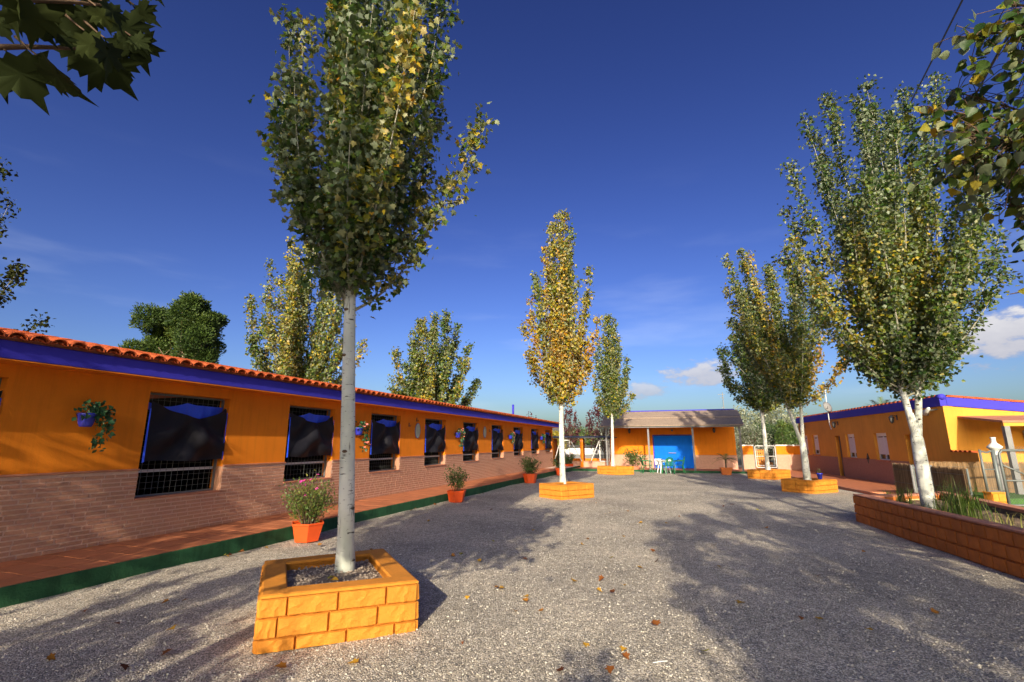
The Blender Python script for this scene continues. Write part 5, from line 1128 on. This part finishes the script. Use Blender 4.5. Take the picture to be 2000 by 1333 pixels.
for j in range(k * 3 + 1):
    for i in range(k + 1):
        u, v = i / k, j / (k * 3); p = (cs[0] * (1 - u) + cs[3] * u) * (1 - v) + (cs[1] * (1 - u) + cs[2] * u) * v; vs.append((p.x, p.y, BH - .15 + rs.uniform(-.025, .025)))
m_.add(vs, [(j * (k + 1) + i, (j + 1) * (k + 1) + i, (j + 1) * (k + 1) + i + 1, j * (k + 1) + i + 1) for j in range(k * 3) for i in range(k)], 0); m_.build('soil', mat('bed_soil', (.17, .12, .075), .95, .35, 9, .7, 40), bd)
def grass_clump(loc, label, n, h, seed, spread=.12, tint=.45):
    r = thing('grass_clump', label, 'plant', loc, 0, 'long grass clumps in the terracotta bed'); rs = random.Random(seed); mb = MB()
    for i in range(n):
        a = rs.uniform(0, 6.28); hh = h * rs.uniform(.45, 1.05); ln = rs.uniform(.15, .75) * hh; p = Vector((rs.gauss(0, spread), rs.gauss(0, spread), 0)); d = Vector((math.cos(a), math.sin(a), 0)); sd = Vector((-d.y, d.x, 0)); w_ = rs.uniform(.004, .008); pts = []
        for j in range(6):
            t = j / 5; pts.append(p + d * ln * t * t + Vector((0, 0, hh * (t - .42 * t ** 3 * (ln / hh) * 1.5))))
        vs = []
        for j, q in enumerate(pts): ww = w_ * (1 - .85 * (j / 5) ** 2); vs += [q - sd * ww, q + sd * ww]
        mb.add(vs, [(2 * j, 2 * j + 1, 2 * j + 3, 2 * j + 2) for j in range(5)], min(1, max(0, tint + rs.gauss(0, .22))))
    mb.build('blades', GRASSL, r, kind='stuff'); MB().lathe([(.02, -.03), (spread * 1.3, -.03), (spread * .5, .03), (.02, .04)], 8).build('crown', SOIL, r); return r
grass_clump(G(1880, 1012, .45), 'largest clump of long arching grass right of the leaning white trunk', 210, .78, 1, .15)
grass_clump(G(1765, 984, .45), 'grass clump left of the leaning white trunk before the pale block wall', 60, .5, 2, .07)
grass_clump(G(1835, 1000, .45), 'short green weeds at the right foot of the leaning white trunk', 60, .2, 3, .12, .3)
grass_clump(G(1965, 1030, .45), 'dry straw coloured grass at the right edge of the bed', 40, .35, 4, .15, .95)
grass_clump(G(1735, 972, .45), 'tiny grass tuft at the far corner of the terracotta bed', 16, .25, 5, .04, .4)

# ------------------------------------------------------------------ reed fences, chain link gate, lawn and lamp beyond the bed
def reed_panel(name, label, p, q, h, seed, group, dens=95, m=REED):
    p, q = Vector(p), Vector(q); d = q - p; L = d.length; r = thing(name, label, 'fence', p, math.atan2(d.y, d.x), group); rs = random.Random(seed); mb = MB()
    for lay in range(2):
        k = int(L * dens)
        for i in range(k):
            x = L * (i + rs.uniform(0, 1)) / k; w_ = rs.uniform(.005, .010); hh = h * rs.uniform(.94, 1.03); yy = rs.uniform(-.014, .014) + lay * .012; tl_ = rs.uniform(-.012, .012)
            mb.add([(x - w_, yy, 0), (x, yy - w_, 0), (x + w_, yy, 0), (x - w_ + tl_, yy, hh), (x + tl_, yy - w_, hh), (x + w_ + tl_, yy, hh)], [(0, 1, 4, 3), (1, 2, 5, 4), (2, 0, 3, 5)])
    mb.add([(0, .02, 0), (L, .02, 0), (L, .02, h * .95), (0, .02, h * .95)], [(0, 1, 2, 3)], 0)
    mb.build('reeds', m, r)
    for z in (.15, .5, .85): MB().tube([(0, -.025, h * z), (L, -.025, h * z)], .004, 4).build('binding_wire', WIRE, r)
    for x in (0, L): MB().tube([(x, .045, -.05), (x, .045, h * 1.0)], .025, 8).build('post', GALV, r)
    return r
RG = 'reed screens by the house porch'
SHADEREED = mat('shaded_reed', (.20, .125, .07), .9, .3, 30, .3, 80, tint=.4, streak=(1, 1, .1))  # reed colour darkened to paint in the shade on the yard-facing screens
UR = Vector((.24054, .97064, 0)); A0_ = atY(1752, 960, 14.9); B0_ = atY(1829, 975, 13.9); A1_ = A0_ - UR * 1.0; B1_ = B0_ - UR * 1.45
for v_ in (A0_, A1_, B0_, B1_): v_.z = 0
reed_panel('reed_screen', 'dark shaded reed screen left of the leaning white trunk', A0_, A1_, 1.06, 1, RG, m=SHADEREED)
reed_panel('reed_screen', 'dark shaded reed screen right of the leaning white trunk', B0_, B1_, 1.02, 2, RG, m=SHADEREED)
C0_, C1_ = atY(1797, 940, 14.8), atY(2080, 945, 14.2)
C0_.z = C1_.z = .24
reed_panel('reed_screen', 'long sunlit reed fence in front of the house porch', C0_, C1_, .86, 3, RG)
r = thing('tube_barrier', 'low blue grey tube barrier between the two dark reed screens', 'barrier', (0, 0, 0), 0)
for z in (.98, .40): MB().tube([A1_ + Vector((0, 0, z)), B0_ + Vector((0, 0, z))], .028, 8).build('rail', STEELG, r)
for p in (A1_, B0_): MB().tube([p, p + Vector((0, 0, 1.05))], .03, 8).build('post', STEELG, r)
LY = 12.6
lw_ = MB(); prism(lw_, [(12.9, LY + .32, 0), (22, LY + .1, 0), (22, 14.6, 0), (12.9, 14.75, 0)], -.1, .25); lawn = struct(lw_.build('lawn', mat('lawn_green', (.055, .15, .025), .95, .3, 20, .8, 120)))
def GP(px, py): v_ = atY(px, py, LY); return v_
cl_ = thing('chain_link_gate', 'galvanised chain link gate with a diagonal brace at the right edge', 'gate', (0, 0, 0), 0)
gx0, gx1, gz0, gz1 = atY(1950, 882, LY).x, 15.6, .12, atY(1960, 880, LY).z
f = MB(); f.tube([(gx0, LY, gz0), (gx0, LY, gz1 - .08), (gx0 + .08, LY, gz1), (gx1, LY, gz1)], .03, 8); f.tube([(gx0, LY, .72), (gx1, LY, .72)], .022, 8); f.tube([(gx0, LY, 1.12), (gx0 + .9, LY, .72)], .02, 6); f.tube([(gx0, LY, gz0), (gx1, LY, gz0)], .025, 8)
cg = f.build('frame', GALV, cl_, True)
def chain(x0, x1, z0, z1, y, pitch=.075):
    mb = MB(); w_, h_ = x1 - x0, z1 - z0; n_ = int((w_ + h_) / pitch)
    for i in range(n_):
        c = i * pitch
        xa, za = (c, 0) if c < w_ else (w_, c - w_); xb, zb = (c - h_, h_) if c > h_ else (0, c)
        mb.tube([(x0 + xa, y, z0 + za), (x0 + xb, y, z0 + zb)], .0018, 3, False); mb.tube([(x1 - xa, y + .005, z0 + za), (x1 - xb, y + .005, z0 + zb)], .0018, 3, False)
    return mb
chain(gx0, gx1, gz0, gz1 + .1, LY + .03).build('wire_mesh', GALV, cg)
sp_ = thing('chain_link_fence', 'narrow chain link fence with round posts left of the gate', 'fence', (0, 0, 0), 0)
hx0, hx1 = atY(1913, 880, LY).x, atY(1938, 880, LY).x
for x, rr in ((hx0, .028), (hx1, .045)): MB().tube([(x, LY, -.05 if x == hx1 else .42), (x, LY, gz1 + .02)], rr, 10).build('post', GALV, sp_, True)
f = MB(); f.tube([(hx0, LY, gz1 - .02), ((hx0 + hx1) / 2, LY, gz1 - .06), (hx1, LY, gz1 - .0)], .022, 6); f.tube([(hx0, LY, .46), (hx1, LY, .46)], .02, 6); f.tube([(hx0, LY, 1.0), (hx1, LY, 1.0)], .015, 6); f.build('rails', GALV, sp_)
chain(hx0, hx1, .46, gz1, LY + .02, .06).build('wire_mesh', GALV, sp_)
r = thing('block_pillar', 'low orange block stub wall under the narrow chain link fence', 'wall', (hx0 - .03, LY - .12, 0), 0)
wall_side(r, (0, 0, 0), (hx1 - hx0 - .0, 0, 0), [.21, .21], .36, PLANTER, FARB, 90); MB().box(.0, hx1 - hx0, .012, .22, 0, .42).build('core', PLANTER, r)
MB().box(-.02, hx1 - hx0 + .01, -.02, .23, .42, .45).build('cap', PLANTER, r)
pp = atY(1948, 900, 13.6)
r = thing('stone_finial', 'white baluster shaped finial on a post behind the chain link gate', 'finial', (pp.x, 13.6, 0), 0)
MB().tube([(0, 0, 0), (0, 0, 1.33)], .05, 8).build('post', STEELG, r); z0 = 1.33
MB().lathe([(.09, 0), (.05, .04), (.06, .10), (.10, .15), (.165, .20), (.17, .23), (.12, .28), (.06, .34), (.05, .44), (.065, .47), (.06, .49), (.01, .49)], 18, (0, 0, z0)).build('finial', WHITEP, r, True)

# ------------------------------------------------------------------ growth behind the buildings
def bushy(name, label, base, h, R, lm, n, size, tint, seed, tall=False, cat='tree', group='trees beyond the yard', up=.4, tr=.08, bark=BARKB, tmpl=KITE, branch_up=False):
    global rng; rng = np.random.default_rng(seed); rs = random.Random(seed); r = thing(name, label, cat, base, 0, group); tk = MB(); tk.tube([(0, 0, -.05), (.03, 0, h * .3), (0, 0, h * .75)], [tr, tr * .7, tr * .2], 8)
    pos, tip, tn = [], [], []; nc = 26
    for i in range(nc):
        t = (i + .5) / nc; a = i * 2.4
        if tall: z = h * (.05 + .93 * t); rr = R * (math.sin(math.pi * min(1, .22 + .78 * t)) ** .6) * .6; c = np.array([rr * math.cos(a), rr * math.sin(a), z]); q = R * .5
        elif branch_up: z = h * (.35 + .62 * t); rr = R * (.25 + .75 * math.sin(math.pi * (1 - t) * .9)) * .8; c = np.array([rr * math.cos(a), rr * math.sin(a), z]); q = R * .24
        else: z = h * (.3 + .62 * t); rr = R * math.sqrt(max(.03, 1 - ((t - .38) / .66) ** 2)) * rs.uniform(.5, .85); c = np.array([rr * math.cos(a), rr * math.sin(a), z]); q = R * .38
        tk.tube([(0, 0, max(.1, z * .45)), (c[0] * .5, c[1] * .5, z * .8), tuple(c)], [tr * .4, tr * .25, .01], 4, False)
        m = n // nc; d = rnd(m); d /= np.linalg.norm(d, axis=1, keepdims=True); st_ = np.array([.6, .6, 2.4]) if branch_up else np.array([1, 1, .85])
        pos.append(c + d * (q * rng.uniform(.35, 1.05, m))[:, None] * st_); tip.append(d * .5 + rnd(m) * .5 + np.array([0, 0, up])); tn.append(tint + .12 * rs.gauss(0, 1) + rng.normal(0, .15, m))
    tk.build('trunk', bark, r, True); pos = np.concatenate(pos); pos[:, 2] = np.maximum(pos[:, 2], .02); m = len(pos)
    leaves_obj('crown', lm, tmpl, pos, np.concatenate(tip), rnd(m) + np.array([0, 0, .4]), size * rng.uniform(.6, 1.2, m), np.concatenate(tn), r); return r
def at(px, Y): v_ = atY(px, 866, Y); return Vector((v_.x, Y, 0))
bushy('plum_tree', 'dark red leaved plum tree just right of the stable end', at(1114, 42), 4.6, 1.0, PLUML, 900, .16, .5, 1, branch_up=True, up=.8)
bushy('plum_tree', 'dark red leaved plum tree behind the shed roof corner', at(1180, 40), 4.7, 1.7, PLUML, 1700, .16, .4, 2, branch_up=True, up=.8)
bushy('plum_tree', 'sparse bare topped tree behind the stable ridge beside the blue pipe', at(1036, 46), 4.3, 1.2, PLUML, 500, .13, .35, 3, branch_up=True, up=.8)
bushy('yellow_bush', 'bright yellow bush behind the stalls beside the stable end', at(1084, 38), 2.6, .9, YELLOWL, 1600, .14, .5, 4, cat='bush')
bushy('green_bush', 'rounded green bush behind the stall roof below the plum trees', at(1138, 50), 3.0, 2.2, SHRUBL, 1800, .2, .5, 5, cat='bush')
bushy('green_bush', 'dry grey green bush behind the stall roof left of the shed', at(1168, 56), 3.2, 2.4, SILVERL, 1500, .2, .3, 6, cat='bush')
bushy('green_bush', 'low dark bush seen behind the far end of the stable', at(1062, 52), 2.8, 2.0, SHRUBL, 1500, .2, .2, 16, cat='bush')
bushy('silver_tree', 'pale silvery tree behind the shed at the right end of its roof', at(1452, 40), 4.6, 1.7, SILVERL, 3200, .15, .45, 7)
bushy('silver_tree', 'wide pale tree behind the white gate and the double trunk', at(1523, 42), 5.0, 2.4, SILVERL, 5200, .16, .55, 8)
bushy('olive_tree', 'round grey green olive bush over the orange boundary wall', at(1470, 34), 2.9, 1.15, SILVERL, 3000, .10, .12, 9, cat='bush')
bushy('cypress_tree', 'narrow bright green cypress behind the orange boundary wall', at(1530, 35), 3.2, .62, SHRUBL, 3200, .10, .55, 10, tall=True, up=1.2)
bushy('cypress_tree', 'dark narrow cypress at the far corner of the ochre house', at(1546, 36), 3.0, .6, PINEL, 2600, .12, .4, 11, tall=True, up=1.2)
bushy('dark_bush', 'dark green bush between the silver trees behind the gate', at(1500, 38), 3.2, 1.5, SHRUBL, 2600, .14, .1, 12, cat='bush')
r = thing('palm_tree', 'feathery palm crown rising behind the ochre house roof', 'tree', at(1735, 27), 0, 'trees beyond the yard')
MB().tube([(0, 0, 0), (.1, 0, 1.8), (.05, 0, 3.3)], [.22, .18, .16], 10).build('trunk', BARKB, r, True); palm_fronds(r, (.05, 0, 3.3), 30, 1.35, 5, SHRUBL, lw=.13)
r = thing('radio_mast', 'thin distant aerial mast above the shed roof', 'aerial', at(1420, 70), 0)
MB().bar((0, 0, 0), (0, 0, 9.0), .09).build('mast', STEELG, r)
for z, w_ in ((8.7, 1.0), (8.2, .6), (6.8, .5)): MB().bar((-w_ * .7, 0, z), (w_ * .3, 0, z), .06).build('crossbar', STEELG, r)
for k, (a_, b_, lb) in enumerate(((D(1895, -30, 13), D(1560, 575, 75), 'dark overhead wire, higher of the two crossing the sky at the right'), (D(1975, 60, 13), D(1590, 690, 75), 'dark overhead wire, lower of the two behind the right tree'))):
    a_, b_ = Vector(a_), Vector(b_); pts = [a_.lerp(b_, t / 24) - Vector((0, 0, .9 * 4 * (t / 24) * (1 - t / 24))) for t in range(25)]
    tag(MB().tube(pts, .017, 5).build('overhead_wire', IRON), lb, 'wire', 'overhead wires')

# ------------------------------------------------------------------ fallen leaves scattered on the gravel and on the planter
ms = [unit_mesh('fallen_leaf', LOBED, LITTER, t) for t in (.05, .3, .5, .75, .98)]
LN = ('dark brown', 'russet', 'orange', 'yellow', 'pale green')
def whereabouts(px, py):
    if py > 1240: return 'near the bottom edge, left of the middle' if px < 750 else ('near the bottom edge, in the middle' if px < 1250 else 'near the bottom edge, in the shade at the right')
    if px < 480: return 'on the gravel left of the nearest planter'
    if px < 900 and py > 1130: return 'on the gravel beside the nearest planter'
    if px < 900: return 'on the shaded gravel between the nearest planter and the kerb'
    if py < 1040: return 'on the far gravel near the middle planter' if px < 1260 else 'on the far sunlit gravel in the middle of the yard'
    if px < 1100: return 'on the sunlit gravel right of the nearest planter'
    if px < 1320: return 'on the gravel at the edge of the broad tree shade'
    return 'on the gravel inside the broad tree shade'
seen_lb = {}
rs = random.Random(12)
spots = [(400, 1292), (240, 1306), (395, 1286), (220, 1222), (975, 1152), (985, 1155), (1005, 1200), (1060, 1200), (1135, 1066), (1020, 1095), (1145, 1055), (1215, 1050), (1275, 1076), (1195, 1095), (1245, 1112), (1285, 1098), (1180, 1132), (1165, 1156), (1200, 1162), (1285, 1230), (1600, 1215), (1565, 1210), (1216, 1285), (1195, 1310), (1142, 1262), (1100, 1318), (1220, 1272), (1030, 1182), (905, 1085), (940, 1100), (620, 1068), (700, 1150), (490, 1195), (500, 1190), (880, 1090), (1400, 1108), (1395, 1070), (1300, 1025), (1225, 1000), (1165, 985), (1190, 1005), (1415, 990), (1480, 1000), (1330, 1012), (1500, 1035), (1690, 1080), (1600, 1130), (1705, 1240), (1820, 1200), (1450, 1180), (1380, 1280), (1120, 1140), (960, 1060), (1040, 1040), (840, 1020), (780, 1190), (905, 1265), (330, 1180), (160, 1200), (90, 1290), (560, 1310), (700, 1300), (1330, 985), (1255, 1025)]
for q in range(14): spots.append((rs.uniform(250, 1650), 985 + 330 * rs.random() ** 1.4))
for q in range(16):     # a few drifted against the green kerb
    v_ = L2W(rs.uniform(1.2, 12), -rs.uniform(.12, .3)); fw_ = _c * v_.y - _s * H; spots.append((1000 + FPX * v_.x / fw_, 666.5 - FPX * (-_s * v_.y - _c * H) / fw_))
for i, (px, py) in enumerate(spots):
    p = G(px, py); s_l = (p.x + 5.23) * .942 - (p.y - 5.32) * .3357; s_r = (p.x - 7.4) * .9737 - (p.y - 10.78) * .228
    if s_l < .1 or s_r > -.15: continue
    if -2.7 < p.x < -.75 and 4.1 < p.y < 6.1: continue
    k = rs.choice((0, 0, 1, 1, 2, 2, 3, 3, 3, 4))
    o = bpy.data.objects.new('fallen_leaf', ms[k]); COL.objects.link(o); sc_ = rs.uniform(.055, .10)
    o.location = (p.x, p.y, .022 + .35 * sc_ * rs.random() * .5); o.rotation_euler = (rs.uniform(-.45, .45), rs.uniform(-.45, .45), rs.uniform(0, 6.28)); o.scale = (sc_, sc_, sc_ * rs.uniform(.6, 2.2))
    lb_ = '%s leaf lying %s' % (LN[k], whereabouts(px, py)); tag(o, lb_, 'fallen leaf', 'fallen leaves: ' + lb_)
for px, py, k, lb in ((640, 1131, 4, 'green leaf lying at the foot of the tall white trunk'), (662, 1133, 3, 'yellow leaf lying at the foot of the tall white trunk'), (578, 1101, 1, 'russet leaf lying inside the nearest planter'), (735, 1100, 2, 'orange leaf lying in the right corner of the nearest planter')):
    p = G(px, py, PH - .03); o = bpy.data.objects.new('fallen_leaf', ms[k]); COL.objects.link(o); o.location = p; o.rotation_euler = (.3, -.2, px); o.scale = (.085, .085, .12); tag(o, lb, 'fallen leaf')
p = G(1290, 1302); tag(MB().tube([(-.06, -.012, .03), (0, 0, .034), (.06, .018, .03)], .004, 5).build('dry_twig', WHITEP), 'small pale stick lying on the gravel near the bottom edge', 'stick').location = (p.x, p.y, 0)
